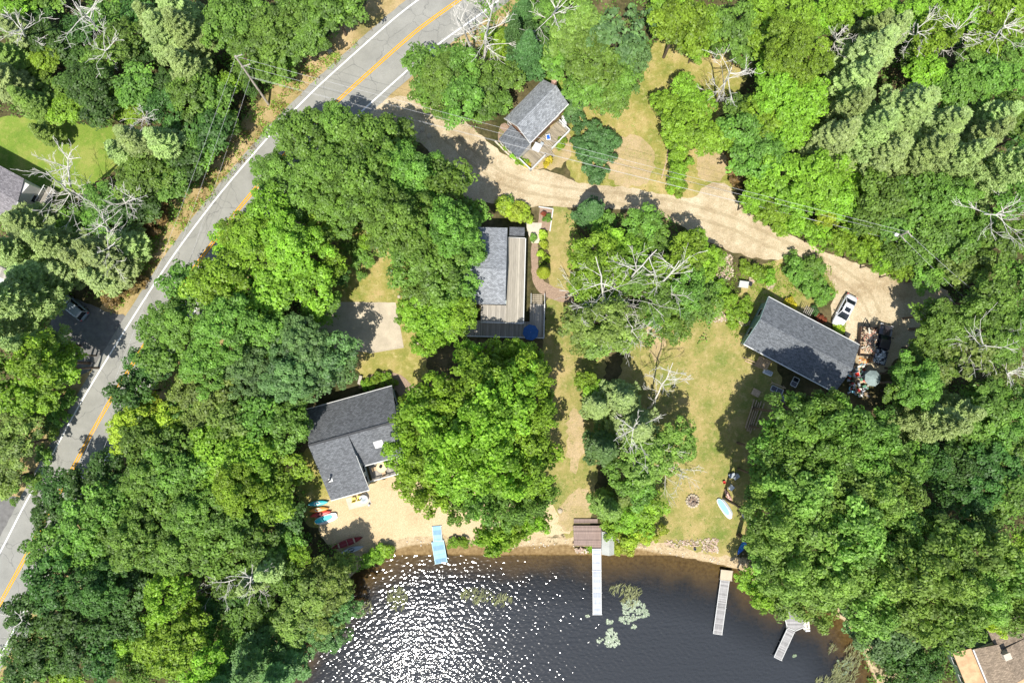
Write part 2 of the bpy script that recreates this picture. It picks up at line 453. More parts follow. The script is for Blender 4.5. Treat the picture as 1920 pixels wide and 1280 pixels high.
sheet('dirt_patch', [(1060, 935), (1100, 900), (1115, 985), (1060, 1000), (1040, 970)], .018, PATCH, .35)
sheet('dirt_patch', [(1300, 275), (1355, 285), (1375, 310), (1345, 345), (1310, 340)], .018, PATCH, .3)
DRIVE = [(640, 235), (690, 190), (760, 180), (830, 175), (880, 235), (940, 288), (985, 315), (1040, 322), (1080, 345), (1165, 350), (1200, 355), (1260, 368), (1306, 371), (1320, 345), (1365, 341), (1380, 380), (1420, 413), (1500, 448), (1560, 478), (1620, 498), (1670, 520), (1770, 530), (1800, 590), (1700, 650), (1640, 720), (1590, 720), (1600, 640), (1550, 590), (1572, 545), (1540, 502), (1490, 482), (1440, 490), (1380, 475), (1330, 455), (1290, 432), (1240, 402), (1180, 392), (1080, 390), (1010, 387), (930, 385), (860, 370), (820, 300), (770, 250), (700, 250)]
sheet('driveway', DRIVE, .028, DIRT, .16)
sheet('parking_pad', [(100, 555), (150, 560), (205, 588), (245, 590), (225, 650), (190, 668), (165, 705), (90, 700), (95, 620)], .028, DARKASPH, .1)
sheet('parking_pad', [(-40, 925), (48, 932), (60, 945), (20, 1010), (-40, 1020)], .028, DARKASPH, .1)
sheet('concrete_pad', [(560, 565), (742, 567), (757, 650), (692, 661), (600, 650)], .034, CONC, .02, smooth=0)
sheet('dirt_patch', [(1065, 760), (1092, 770), (1098, 840), (1075, 900), (1062, 850)], .018, PATCH, .35)
sheet('dirt_patch', [(1215, 585), (1250, 620), (1235, 690), (1205, 640)], .018, PATCH, .4)
sheet('mulch_path', [(665, 730), (690, 703), (735, 692), (775, 720), (790, 760), (755, 750), (735, 720), (700, 722)], .024, MULCH, .1)
sheet('mulch_path', [(996, 452), (1009, 452), (1010, 520), (1040, 540), (1080, 550), (1080, 570), (1020, 560), (996, 530)], .024, MULCH, .1)
sheet('mulch_path', [(1012, 388), (1037, 392), (1031, 434), (1008, 425)], .024, MULCH, .05, smooth=0)
sheet('mulch_path', [(940, 225), (960, 240), (1000, 300), (990, 315), (930, 270)], .024, MULCH, .1)
sheet('patio', [(985, 417), (1016, 418), (1011, 456), (997, 456), (991, 440)], .033, PATIO, .02, smooth=0)
sheet('patio', [(648, 934), (690, 922), (697, 944), (655, 955)], .033, PATIO, .01, smooth=0)

# road
CL = [(960, -75), (900, -28), (862, 0), (792, 49), (745, 89), (670, 156), (626, 196), (597, 225), (547, 275), (465, 370), (410, 440), (357, 512), (300, 600), (244, 690), (215, 737), (175, 806), (130, 890), (85, 970), (51, 1039), (17, 1100), (-10, 1150), (-60, 1245), (-110, 1340)]
cl = smooth_poly([P(x, y) for x, y in CL], 3, False)
def offset_line(line, o):
    out = []
    for i, p in enumerate(line):
        t = (line[min(i + 1, len(line) - 1)] - line[max(i - 1, 0)]).normalized()
        out.append(p + Vector((t.y, -t.x)) * o)
    return out
def strip(name, o0, o1, z, mat, kind='structure', jit=0.0, parent=None):
    a, b = offset_line(cl, o0), offset_line(cl, o1); n = len(a)
    rr = random.Random(3)
    vs = [(p.x + rr.uniform(-jit, jit), p.y + rr.uniform(-jit, jit), z) for p in a] + [(p.x + rr.uniform(-jit, jit), p.y + rr.uniform(-jit, jit), z) for p in b]
    me = bpy.data.meshes.new(name); me.from_pydata(vs, [], [(i, i + 1, n + i + 1, n + i) for i in range(n - 1)]); me.update()
    if sum(p.normal.z for p in me.polygons) < 0: me.flip_normals()
    return tag(obj(name, me, mat, parent), kind=kind if not parent else None)
strip('road_verge', -9.5, 8.0, .0085, WEEDY, jit=.4)
road = strip('road', -4.45, 4.45, .046, ASPHALT, jit=.06)
for o in (-3.45, 3.45): strip('edge_line', o - .10, o + .10, .052, WLINE, parent=road)
for o in (-.17, .17): strip('centre_line', o - .095, o + .095, .052, YLINE, parent=road)

TRACKMAT = grass_mat('packed_track', (.30, .23, .145), (.38, .31, .205), (.46, .385, .27), (.40, .33, .22))
DL = smooth_poly([P(x, y) for x, y in ((835, 250), (900, 308), (960, 346), (1080, 368), (1200, 374), (1340, 404), (1450, 455), (1560, 500), (1620, 545), (1640, 590))], 3, False)
for k, o in enumerate((-.78, .78)):
    rr = random.Random(k); a, b = offset_line(DL, o - .22), offset_line(DL, o + .22); n = len(a); e = .10
    vs = [(p.x + rr.uniform(-e, e), p.y + rr.uniform(-e, e), .045) for p in a] + [(p.x + rr.uniform(-e, e), p.y + rr.uniform(-e, e), .045) for p in b]
    me = bpy.data.meshes.new('wheel_track'); me.from_pydata(vs, [], [(i, i + 1, n + i + 1, n + i) for i in range(n - 1)]); me.update()
    if sum(p.normal.z for p in me.polygons) < 0: me.flip_normals()
    tag(obj('wheel_track', me, TRACKMAT), kind='structure')

# ------------------------------------------------------------------ foliage meshes
def quads(name, C, Nrm, L, W, tint, D=None):
    """leaf-sized diamonds: centres C, normals Nrm, lengths L, widths W"""
    n = len(C); Nrm = Nrm / np.linalg.norm(Nrm, axis=1, keepdims=True)
    if D is None: D = RNG.normal(size=(n, 3))
    U = D - (D * Nrm).sum(1, keepdims=True) * Nrm; U /= np.linalg.norm(U, axis=1, keepdims=True) + 1e-9
    V = np.cross(Nrm, U); L = np.asarray(L)[:, None] * .5; W = np.asarray(W)[:, None] * .5
    V4 = np.stack([C - U * L, C + V * W - U * L * .1 + Nrm * W * .3, C + U * L, C - V * W - U * L * .1 + Nrm * W * .3], 1).reshape(-1, 3)
    me = bpy.data.meshes.new(name); me.vertices.add(4 * n); me.vertices.foreach_set('co', V4.astype(np.float32).ravel())
    me.loops.add(4 * n); me.loops.foreach_set('vertex_index', np.arange(4 * n, dtype=np.int32))
    me.polygons.add(n); me.polygons.foreach_set('loop_start', np.arange(0, 4 * n, 4, dtype=np.int32))
    me.update(calc_edges=True)
    at = me.attributes.new('tint', 'FLOAT', 'FACE'); at.data.foreach_set('value', np.clip(tint, 0, 1).astype(np.float32))
    return me

def sph(n, zmin=-.25):
    z = RNG.uniform(zmin, 1, n); a = RNG.uniform(0, 2 * np.pi, n); r = np.sqrt(1 - z * z)
    return np.stack([r * np.cos(a), r * np.sin(a), z], 1)

def broad_crown(name, r, clump=.40, ls=.24, dens=24, lobe_k=.30, fill=1.0):
    """cauliflower crown of leaf clumps: origin at the crown's centre"""
    nl = max(6, int(11 / (lobe_k * 3.3) ** 2 * (1.5 if r > 3 else 1.0)))
    i = np.arange(nl) + .5; z = 1 - i / nl * 1.25; a = i * 2.39996 + RNG.uniform(0, 6)
    z = np.clip(z + RNG.normal(0, .08, nl), -.35, 1); rr = np.sqrt(np.clip(1 - z * z, 0, 1))
    k = RNG.uniform(.42, .86, nl) * (1 + .14 * np.sin(2 * a + 1) + .12 * np.sin(3 * a))
    LC = np.stack([rr * np.cos(a) * k, rr * np.sin(a) * k, z * k * .78], 1) * r
    LR = r * lobe_k * RNG.uniform(.7, 1.3, nl)
    CC, NN, LL, WW, TT = [], [], [], [], []
    for c, lr in zip(LC, LR):
        nc = max(4, int(2.7 * np.pi * lr * lr / (clump * clump * 2.2) * fill))
        d = sph(nc, -.2); pc = c + d * lr * RNG.uniform(.75, 1.08, (nc, 1)) * np.array([1, 1, .85])
        lt = RNG.uniform(-.2, .2)
        for p, dd in zip(pc, d):
            cr = clump * RNG.uniform(.65, 1.3); n = int(dens * (cr / clump) ** 2)
            q = sph(n, -.4) * np.cbrt(RNG.uniform(.15, 1, (n, 1))) * cr * np.array([1, 1, .6])
            CC.append(p + q); NN.append(q / cr * .7 + dd * .35 + np.array([0, 0, .75]) + RNG.normal(0, .42, (n, 3)))
            s = ls * RNG.uniform(.7, 1.35, n); LL.append(s * 1.25); WW.append(s * .85)
            TT.append(np.full(n, .45 + lt + RNG.normal(0, .16)) + RNG.normal(0, .12, n))
    cat = np.concatenate
    return quads(name, cat(CC), cat(NN), cat(LL), cat(WW), cat(TT)), LC

def pine_crown(name, r, h, levels=9, sparse=1.0):
    """whorls of feathered plumes; origin at the foot of the crown"""
    CC, NN, LL, WW, TT, DD = [], [], [], [], [], []
    for lv in range(levels):
        f = lv / (levels - 1); z0 = h * (f ** .9); rl = r * (1 - f * .88) * RNG.uniform(.9, 1.08)
        nb = 7 if f < .6 else 5; a0 = RNG.uniform(0, 6)
        for b in range(nb):
            a = a0 + b * 2 * np.pi / nb + RNG.normal(0, .17); ln = rl * RNG.uniform(.65, 1.12)
            bt = RNG.normal(0, .12)
            dirv = np.array([math.cos(a), math.sin(a), 0]); side = np.array([-dirv[1], dirv[0], 0])
            m = max(4, int(ln / .42))
            for j in range(m):
                t = (j + .7) / m
                if t < .22: continue
                w = .62 * ln * t * (1.12 - t) * 1.2 + .25
                for sgn in (-1, 0, 1):
                    for q in range(2 if sgn else 1):
                        off = sgn * w * RNG.uniform(.2, 1.0)
                        p = dirv * (ln * t) + side * off + np.array([0, 0, z0 + .16 * ln * t * t - .10 * abs(off) + RNG.normal(0, .10)])
                        n = int(13 * sparse); d = RNG.normal(0, 1, (n, 3)) * np.array([.75, .75, .45]) + dirv * .8 + side * sgn * .55 + np.array([0, 0, .35])
                        d /= np.linalg.norm(d, axis=1, keepdims=True); s = RNG.uniform(.28, .48, n)
                        CC.append(p + d * s[:, None] * .5 + RNG.normal(0, .06, (n, 3))); DD.append(d)
                        NN.append(np.array([-.08, -.25, 1.0]) + RNG.normal(0, .32, (n, 3))); LL.append(s); WW.append(s * .42)
                        TT.append(np.full(n, .5 + bt) + RNG.normal(0, .14, n))
    cat = np.concatenate
    return quads(name, cat(CC), cat(NN), cat(LL), cat(WW), cat(TT), cat(DD))

def trunk_mesh(h, r0, tips=(), seed=0):
    rr = random.Random(seed); b = MB(); n = 7
    pts = [Vector((rr.uniform(-.1, .1) * i * .3, rr.uniform(-.1, .1) * i * .3, h * i / n)) for i in range(n + 1)]
    b.path(pts, [r0 * (1 - .75 * i / n) for i in range(n + 1)], 8)
    for t in tips:
        k = rr.randint(3, 6); a = pts[k]; t = Vector(t)
        if t.z < a.z + .2: continue
        mid = a.lerp(t, .5) + Vector((rr.uniform(-.3, .3), rr.uniform(-.3, .3), -.1 * (t - a).length))
        b.path([a, mid, t], [r0 * .26, r0 * .17, r0 * .06], 6)
    me = bpy.data.meshes.new('trunk'); me.from_pydata(b.v, [], b.f); me.update(); me.materials.append(BARK); return me

PROTO = {}   # shape -> list of (radius, crown mesh, trunk mesh, crown z, total height)
def proto(shape, r, h):
    if shape == 'P':
        ch = h * .72; me = pine_crown('crown', r, ch, 10 if r > 3 else 7); z = h - ch
        tr = trunk_mesh(h * .97, .07 * r + .05)
    else:
        kw = dict(O=dict(clump=.55, dens=38, ls=.25, lobe_k=.27, fill=.78), M=dict(clump=.38, dens=20, ls=.23, lobe_k=.25, fill=.8),
                  B=dict(clump=.27, dens=16, ls=.19, lobe_k=.38), W=dict(clump=.36, dens=15, ls=.24, lobe_k=.24, fill=.5))[shape]
        vf = (.8, 1.0, 1.2)[len(PROTO.get(shape, [])) % 3]; kw.update(clump=kw['clump'] * vf, ls=kw['ls'] * vf ** .8)
        me, LC = broad_crown('crown', r, **kw); z = h - r * .85 if shape != 'B' else h * .42
        tr = trunk_mesh(z + r * .2, .05 * r + .04, [(c[0] * .8, c[1] * .8, z + c[2] * .8) for c in LC[::2]], int(r * 10))
    me.materials.append(LEAF['m'])
    PROTO.setdefault(shape, []).append((r, me, tr, z, h))
for r, h in ((6.0, 15.5), (5.6, 15), (4.2, 12), (4.0, 12.5), (3.0, 9.5), (2.9, 9), (2.1, 6.5)): proto('O', r, h)
for r, h in ((5.0, 14), (3.9, 11), (3.7, 11.5), (2.7, 8.5), (2.1, 6)): proto('M', r, h)
for r, h in ((4.8, 17), (4.6, 16), (3.5, 14), (3.4, 13), (2.5, 10)): proto('P', r, h)
for r, h in ((1.9, 2.5), (1.8, 2.6), (1.3, 1.8), (1.25, 1.7), (.8, 1.1)): proto('B', r, h)
for r, h in ((3.8, 11), (2.8, 8.5)): proto('W', r, h)

WORDS = {'O': 'broadleaf tree', 'M': 'fine-leaved tree', 'P': 'pine tree', 'B': 'bush', 'W': 'wispy open-crowned tree'}
CW = {'d': 'dark green', 'm': 'mid green', 'b': 'bright green', 'y': 'yellow-green', 'o': 'olive green', 'l': 'light green', 'g': 'blue-green', 'p': 'pale green', 'q': 'deep green', 'r': 'rusty brown', 'G': 'golden yellow', 'R': 'reddish'}
NAME = {'O': 'broadleaf_tree', 'M': 'maple_tree', 'P': 'pine_tree', 'B': 'bush', 'W': 'willow_tree'}
LAND = [('the grey-roofed cottage', 1003, 215), ('the white sedan', 1583, 582), ('the blue-umbrella house', 945, 530), ('the concrete pad', 712, 612),
        ('the charcoal-roofed beach house', 650, 830), ('the long white dock', 1120, 1090), ('the blue dock', 826, 1030), ('the slate-roofed house', 1500, 645),
        ('the brown-roofed house', 1860, 1240), ('the fire pit', 1299, 939), ('the silver car', 137, 575), ('the transformer pole', 1690, 445), ('the roadside utility pole', 450, 120),
        ('the bright left lawn', 120, 255), ('the octagon dock', 1480, 1190), ('the top left corner', 0, 0), ('the top right corner', 1920, 0), ('the bottom left corner', 0, 1280),
        ('the right edge middle', 1920, 700), ('the road bend', 640, 180), ('the dry north lawn', 1230, 230), ('the stacked kayaks', 605, 955), ('the lumber pile', 1412, 765),
        ('the left road stretch', 330, 560), ('the lower left road', 90, 880), ('the top edge middle', 1180, 0), ('the central leafy clump', 900, 800), ('the left lake bank', 430, 1280)]
ORD = ['', 'second ', 'third ', 'fourth ', 'fifth ', 'sixth ', 'seventh ', 'eighth ', 'ninth ', 'tenth ', 'eleventh ', 'twelfth ']
TREES = []
TALL = [[(690, 640), (1060, 640), (1080, 1060), (820, 1060), (720, 900)], [(1390, 740), (1600, 745), (1700, 830), (1760, 1000), (1900, 1000), (1940, 1180), (1560, 1160), (1380, 1060)]]
LOW = [[(-80, -60), (760, -60), (700, 60), (560, 200), (300, 520), (180, 690), (0, 960), (-80, 960)]]
def tree(code, px, py, rpx, group=None, hk=1.0):
    shape, col = code[0], code[1]
    a_, b_ = np.array([px]), np.array([py])
    if shape != 'B':
        if any(inside(a_, b_, q)[0] for q in [[(1420, 740), (1640, 740), (1640, 800), (1420, 800)]]): hk *= 1.95
        elif inside(a_, b_, [(640, 220), (900, 220), (910, 430), (760, 420), (640, 330)])[0]: hk *= 1.4
        elif any(inside(a_, b_, q)[0] for q in TALL): hk *= 1.58
        elif inside(a_, b_, [(-20, 555), (115, 555), (140, 700), (-20, 760)])[0]: hk *= 1.25
        elif any(inside(a_, b_, q)[0] for q in LOW): hk *= .82
        hk *= random.uniform(.86, 1.16)
    if shape in 'OM': rpx = rpx * .93
    zt = {'O': 10, 'M': 9, 'P': 10, 'B': 1.0, 'W': 8}[shape]
    if shape != 'B' and any(inside(a_, b_, q)[0] for q in LOW):
        for _ in range(12):
            need = (92 if py < 600 else 66) + rpx * 1.02; dd = segdist(np.array([px]), np.array([py]), CL, False)[0]
            if dd >= need: break
            px -= (need - dd) * .82; py -= (need - dd) * .57
    for _ in range(3):
        rm = rpx * mpp(zt)
        cand = sorted(PROTO[shape], key=lambda p: abs(p[0] - rm))[:2]
        r, cm, tm, z, h = random.choice(cand); s = rm / r
        sh = s ** .7 * hk * random.uniform(.92, 1.08)
        zt = (z + r * (.3 if shape != 'P' else 1.2)) * sh
    g = P(px, py, zt); TREES.append((code, px, py, rpx, g, s, sh, random.uniform(0, 6.28), (r, cm, tm, z, h), group))

T = []
def many(code, *pts):
    for p in pts: T.append((code, *p))
# --- woods at the upper left
many('Om', (195, 22, 42), (222, 72, 46), (420, 35, 58), (462, 85, 45), (452, 10, 45), (350, 172, 46), (250, 160, 50), (400, 185, 48), (430, 235, 30))
many('Od', (160, 160, 56), (178, 200, 45), (400, 250, 50), (300, 200, 45), (255, 20, 40), (470, 165, 20))
many('Ob', (22, 12, 42), (125, 200, 40), (325, 145, 34), (420, 160, 30), (265, 190, 30))
many('Pp', (310, 60, 58), (352, 128, 48), (335, 22, 48), (285, 38, 40), (40, 60, 40), (20, 155, 45), (350, 60, 50))
many('Po', (25, 112, 38), (60, 190, 36), (85, 250, 24)); many('Pp', (262, 268, 46), (315, 272, 46), (230, 285, 34))
many('Om', (262, 330, 56), (322, 340, 46), (330, 295, 38), (285, 300, 40), (350, 260, 36))
many('Pp', (50, 420, 58), (100, 455, 50), (122, 508, 36), (30, 560, 60), (44, 590, 40), (190, 470, 45), (232, 508, 48), (160, 488, 45), (10, 625, 46), (74, 645, 36), (190, 520, 36), (255, 470, 40), (20, 470, 46), (70, 520, 50))
many('Br', (290, 410, 24), (300, 400, 18), (225, 545, 22), (248, 530, 18), (205, 560, 18), (275, 430, 16), (265, 525, 14))
many('Ob', (60, 680, 52), (110, 690, 42), (30, 740, 46), (72, 745, 42), (125, 665, 32), (20, 690, 40))
many('Oo', (22, 835, 52), (40, 875, 32), (15, 790, 40), (10, 900, 40)); many('Om', (0, 640, 40), (-10, 700, 40))
many('Bm', (112, 775, 24), (95, 800, 20), (80, 850, 18), (60, 905, 18), (130, 745, 16), (15, 920, 22), (60, 770, 26))
# --- top middle woods
many('Om', (512, 60, 58), (566, 92, 54), (606, 48, 56), (652, 30, 56), (696, 20, 42), (626, 106, 42), (545, 18, 45), (500, 122, 46), (455, 140, 26), (596, 122, 32), (690, 60, 30), (560, 140, 26))
many('Om', (792, 112, 44), (832, 146, 54), (865, 178, 52), (802, 165, 38), (900, 158, 46), (862, 118, 46), (905, 205, 30), (820, 195, 30), (935, 190, 30), (780, 95, 26))
many('Pq', (982, 30, 34), (990, 100, 42), (965, 70, 30)); many('Om', (1010, 110, 38), (955, 140, 36))
many('Ml', (1085, 55, 66), (1070, 15, 50)); many('Mm', (1110, 110, 58), (1045, 110, 44), (1140, 180, 46), (1095, 165, 44), (1170, 140, 46), (1050, 30, 40))
many('Wg', (1160, 60, 66), (1190, 110, 38)); many('Bg', (1040, 195, 22), (1075, 190, 26), (1078, 185, 18))
many('Ob', (1275, 45, 62), (1330, 45, 52), (1250, 18, 45), (1310, 85, 30), (1265, 82, 30)); many('Om', (1375, 50, 52), (1395, 90, 34), (1360, 15, 40))
many('Bq', (1079, 222, 19), (1106, 240, 24), (1122, 265, 38), (1108, 300, 34), (1120, 325, 24), (1140, 270, 26), (1105, 280, 28))
many('Mb', (1285, 165, 34), (1262, 200, 36), (1290, 230, 46), (1240, 185, 24), (1310, 195, 40), (1320, 250, 44), (1275, 280, 26), (1272, 320, 22), (1350, 255, 42), (1268, 250, 30))
many('Bb', (1272, 300, 22), (1268, 340, 20), (1275, 355, 14)); many('BG', (1263, 352, 10), (1270, 345, 9)); many('Br', (1378, 300, 16), (1385, 330, 20))
# --- woods at the upper right
many('Mb', (1490, 95, 74), (1500, 40, 60), (1460, 165, 56), (1505, 190, 64), (1440, 60, 52), (1455, 120, 44), (1540, 30, 46), (1430, 215, 50), (1480, 245, 52), (1580, 15, 46), (1435, 20, 44))
many('Om', (1400, 240, 44), (1405, 290, 48), (1440, 290, 50), (1390, 200, 36))
many('Pp', (1622, 105, 58), (1660, 68, 46), (1598, 155, 48), (1690, 215, 82), (1625, 250, 62), (1762, 240, 62), (1655, 292, 62), (1560, 262, 50), (1830, 262, 62), (1878, 320, 58), (1730, 290, 66), (1585, 210, 50), (1850, 230, 50), (1630, 60, 40), (1790, 300, 50))
many('Mb', (1740, 135, 46), (1760, 60, 46), (1715, 30, 40), (1800, 20, 52), (1880, 30, 52), (1850, 80, 44), (1640, 10, 40)); many('Mm', (1872, 150, 64), (1800, 160, 56), (1905, 215, 50), (1830, 120, 46), (1910, 100, 40))
many('Mb', (1475, 330, 56), (1540, 330, 58), (1500, 370, 46), (1430, 345, 40), (1570, 370, 46), (1460, 390, 34), (1600, 330, 44)); many('My', (1610, 380, 40), (1590, 350, 30), (1555, 400, 30))
many('Om', (1660, 370, 56), (1720, 370, 54), (1790, 370, 56), (1840, 340, 45), (1680, 420, 42), (1760, 430, 50), (1900, 370, 46), (1700, 330, 44), (1630, 410, 40), (1720, 470, 40), (1680, 480, 34))
many('Mb', (1540, 440, 32), (1580, 455, 32), (1620, 470, 30), (1500, 420, 30), (1655, 490, 26), (1690, 510, 24), (1410, 375, 28), (1435, 400, 26), (1470, 425, 26), (1600, 420, 34), (1640, 450, 28))
many('Om', (1800, 460, 46), (1840, 430, 44), (1890, 450, 50), (1770, 500, 36), (1740, 520, 32)); many('Oo', (1800, 500, 40), (1840, 490, 40))
many('Om', (1790, 610, 60), (1862, 560, 60), (1750, 590, 42), (1905, 520, 46), (1820, 680, 50), (1880, 640, 56), (1740, 650, 40), (1905, 600, 44), (1830, 560, 40))
many('Wo', (1830, 660, 60), (1890, 690, 46)); many('Om', (1730, 720, 56), (1782, 735, 50), (1700, 700, 34), (1690, 735, 32), (1720, 690, 36), (1860, 740, 40))
many('Pp', (1745, 790, 58), (1718, 810, 38), (1790, 770, 45)); many('Om', (1850, 770, 54), (1890, 800, 44), (1830, 800, 36), (1915, 750, 40))
many('Od', (1860, 870, 54), (1800, 880, 46), (1755, 870, 42), (1900, 880, 44), (1830, 930, 50), (1780, 920, 40)); many('Om', (1890, 935, 52), (1850, 965, 46))
# --- big oaks by the lower right shore
many('Om', (1472, 815, 44), (1500, 780, 54), (1555, 775, 50), (1600, 800, 56), (1650, 815, 50), (1448, 852, 48), (1480, 860, 66), (1550, 850, 66), (1620, 870, 62), (1670, 860, 46))
many('Ol', (1455, 910, 48), (1500, 930, 72), (1580, 930, 70), (1650, 930, 62), (1700, 930, 46))
many('Ol', (1450, 990, 66), (1530, 1010, 76), (1610, 1000, 72), (1690, 1000, 62), (1438, 1045, 40), (1480, 1070, 66), (1560, 1090, 72), (1640, 1080, 72), (1720, 1070, 70), (1780, 1020, 56), (1800, 1090, 66), (1860, 1040, 56), (1470, 1130, 42), (1530, 1140, 40), (1700, 1140, 66), (1640, 1150, 56), (1780, 1160, 56), (1850, 1120, 60), (1910, 1080, 50), (1900, 1150, 44))
many('Mb', (1410, 1090, 34), (1440, 1120, 34)); many('Og', (1640, 1195, 46), (1685, 1195, 46), (1610, 1175, 32), (1720, 1200, 34)); many('Od', (1700, 1235, 44), (1740, 1250, 40), (1660, 1225, 30), (1690, 1275, 36)); many('Om', (1770, 1195, 40), (1820, 1165, 40)); many('My', (1835, 1178, 24), (1870, 1172, 24))
# --- oaks between the road and the concrete pad
many('Om', (560, 250, 62), (625, 235, 56), (690, 262, 66), (745, 255, 50), (610, 320, 70), (520, 320, 58), (690, 340, 76), (782, 330, 70), (842, 335, 52), (745, 310, 60), (520, 275, 40), (555, 360, 60), (640, 390, 62))
many('Om', (750, 410, 78), (840, 420, 66), (815, 500, 70), (880, 470, 40), (720, 440, 50), (770, 480, 56), (880, 400, 40), (860, 540, 44), (790, 540, 50)); many('Mb', (820, 600, 62), (780, 590, 44), (860, 590, 46), (800, 640, 36), (690, 452, 22))
many('Ob', (500, 400, 56), (470, 460, 66), (545, 460, 68), (410, 530, 70), (490, 545, 70), (580, 530, 56), (600, 440, 46), (440, 430, 40), (425, 450, 34), (620, 500, 34))
many('Om', (345, 530, 52), (330, 600, 62), (420, 610, 72), (505, 620, 62), (300, 665, 50), (380, 680, 60), (280, 620, 34), (560, 600, 40), (600, 575, 38)); many('Og', (560, 640, 62), (460, 690, 56), (540, 700, 62), (615, 665, 50), (590, 710, 50), (640, 690, 36), (500, 740, 40))
many('Od', (270, 690, 40), (240, 735, 44), (640, 520, 20)); many('My', (240, 800, 54), (300, 790, 44), (225, 820, 30), (275, 760, 36)); many('Oo', (400, 745, 50), (430, 790, 46), (350, 740, 44), (370, 790, 40))
many('Od', (200, 880, 42), (110, 920, 48), (150, 910, 40), (90, 965, 46), (220, 930, 46)); many('Ob', (400, 850, 62), (460, 870, 62), (520, 880, 52), (440, 920, 58), (510, 940, 50), (370, 900, 46), (525, 918, 32), (490, 830, 40), (195, 865, 26))
many('Om', (330, 890, 62), (270, 890, 56), (290, 950, 66), (360, 960, 62), (200, 960, 60), (240, 1010, 66), (150, 1000, 62), (320, 1030, 66), (420, 990, 56), (90, 1030, 52), (390, 1040, 52), (180, 1050, 60), (470, 985, 42), (545, 760, 40), (480, 785, 50), (540, 800, 50), (260, 830, 50), (320, 840, 50))
many('Od', (90, 1090, 56), (180, 1110, 60), (250, 1090, 56), (50, 1150, 50), (120, 1150, 52), (190, 1170, 46), (60, 1210, 52), (130, 1230, 52), (40, 1260, 46), (190, 1240, 44), (230, 1170, 42), (470, 1120, 40))
many('Mb', (310, 1120, 50), (345, 1150, 40), (330, 1220, 66), (280, 1230, 46), (370, 1250, 50), (290, 1180, 30), (120, 1280, 40)); many('BG', (255, 1150, 14), (240, 1160, 10)); many('Om', (470, 1040, 52), (420, 1090, 40), (520, 1050, 42), (450, 1170, 40), (400, 1190, 34), (440, 1210, 36), (540, 1090, 40), (545, 1015, 32), (250, 1260, 36))
many('Mb', (560, 1022, 24), (560, 1040, 26)); many('Pp', (510, 1060, 44), (480, 1085, 36)); many('Pg', (480, 1235, 60), (530, 1250, 50), (420, 1275, 46)); many('Mo', (590, 1120, 46), (560, 1150, 46), (610, 1160, 44), (630, 1100, 40), (540, 1180, 40), (600, 1070, 36), (640, 1060, 30), (580, 1200, 34)); many('Wg', (610, 1190, 44), (640, 1140, 36))
many('Bb', (725, 1032, 14), (708, 1038, 16), (690, 1050, 16), (868, 1018, 10), (845, 1020, 8), (855, 1016, 9))
# --- large clump in the middle
many('Ob', (900, 715, 60), (850, 750, 62), (960, 745, 70), (1000, 700, 46), (900, 800, 76), (800, 760, 52), (985, 820, 66), (1010, 770, 46), (830, 830, 66), (780, 800, 40), (920, 880, 70), (990, 890, 56), (860, 900, 56), (790, 870, 46), (1020, 850, 40), (770, 755, 30), (930, 670, 40), (880, 665, 32), (970, 660, 30))
many('Ob', (765, 800, 40), (758, 850, 38), (775, 905, 38), (815, 930, 40)); many('Om', (1500, 770, 44), (1545, 765, 44))
many('Om', (960, 950, 52), (900, 945, 42), (1000, 940, 44), (860, 950, 32)); many('Mb', (930, 1010, 40), (955, 1000, 36), (910, 1005, 26), (980, 985, 30), (1010, 980, 26))
# --- trees between the two driveways
many('Pq', (1108, 395, 34)); many('Ob', (1105, 480, 50), (1150, 500, 46), (1100, 530, 42), (1180, 470, 42), (1080, 500, 34), (1140, 450, 34)); many('Om', (1210, 415, 36), (1225, 445, 34), (1190, 520, 44), (1200, 440, 28), (1130, 420, 26)); many('Mb', (1290, 470, 44), (1320, 500, 36), (1240, 510, 40), (1340, 480, 24), (1310, 450, 26))
many('Om', (1250, 560, 46), (1290, 545, 44), (1320, 570, 42), (1270, 610, 34), (1230, 590, 32), (1330, 540, 26)); many('Mo', (1085, 610, 42), (1130, 600, 50), (1170, 630, 42), (1120, 640, 42), (1095, 645, 28), (1190, 600, 30))
many('Mb', (1100, 715, 26), (1125, 735, 32)); many('Pp', (1165, 745, 44), (1120, 760, 34)); many('Pg', (1130, 840, 40)); many('Pp', (1190, 800, 56)); many('Wl', (1210, 860, 60), (1270, 830, 46), (1160, 870, 40)); many('Mm', (1180, 890, 46), (1130, 870, 28), (1200, 920, 40)); many('Mb', (1220, 955, 36), (1175, 975, 30)); many('Po', (1140, 950, 36), (1160, 930, 30)); many('By', (1170, 1022, 20), (1192, 1008, 28), (1218, 1000, 26)); many('Bb', (1150, 990, 24), (1200, 985, 30))
many('Bb', (1440, 520, 16), (1420, 510, 18), (1400, 500, 14), (1385, 590, 18), (1365, 570, 22), (1400, 570, 14), (1350, 545, 18), (1375, 610, 10)); many('Bm', (1500, 510, 30), (1525, 530, 30), (1540, 550, 24), (1490, 490, 22), (1515, 500, 26))
many('BG', (1480, 567, 10), (1487, 573, 8)); many('Bq', (1526, 583, 10)); many('BR', (1537, 597, 9), (1545, 600, 6)); many('By', (1573, 618, 11), (1580, 612, 8))
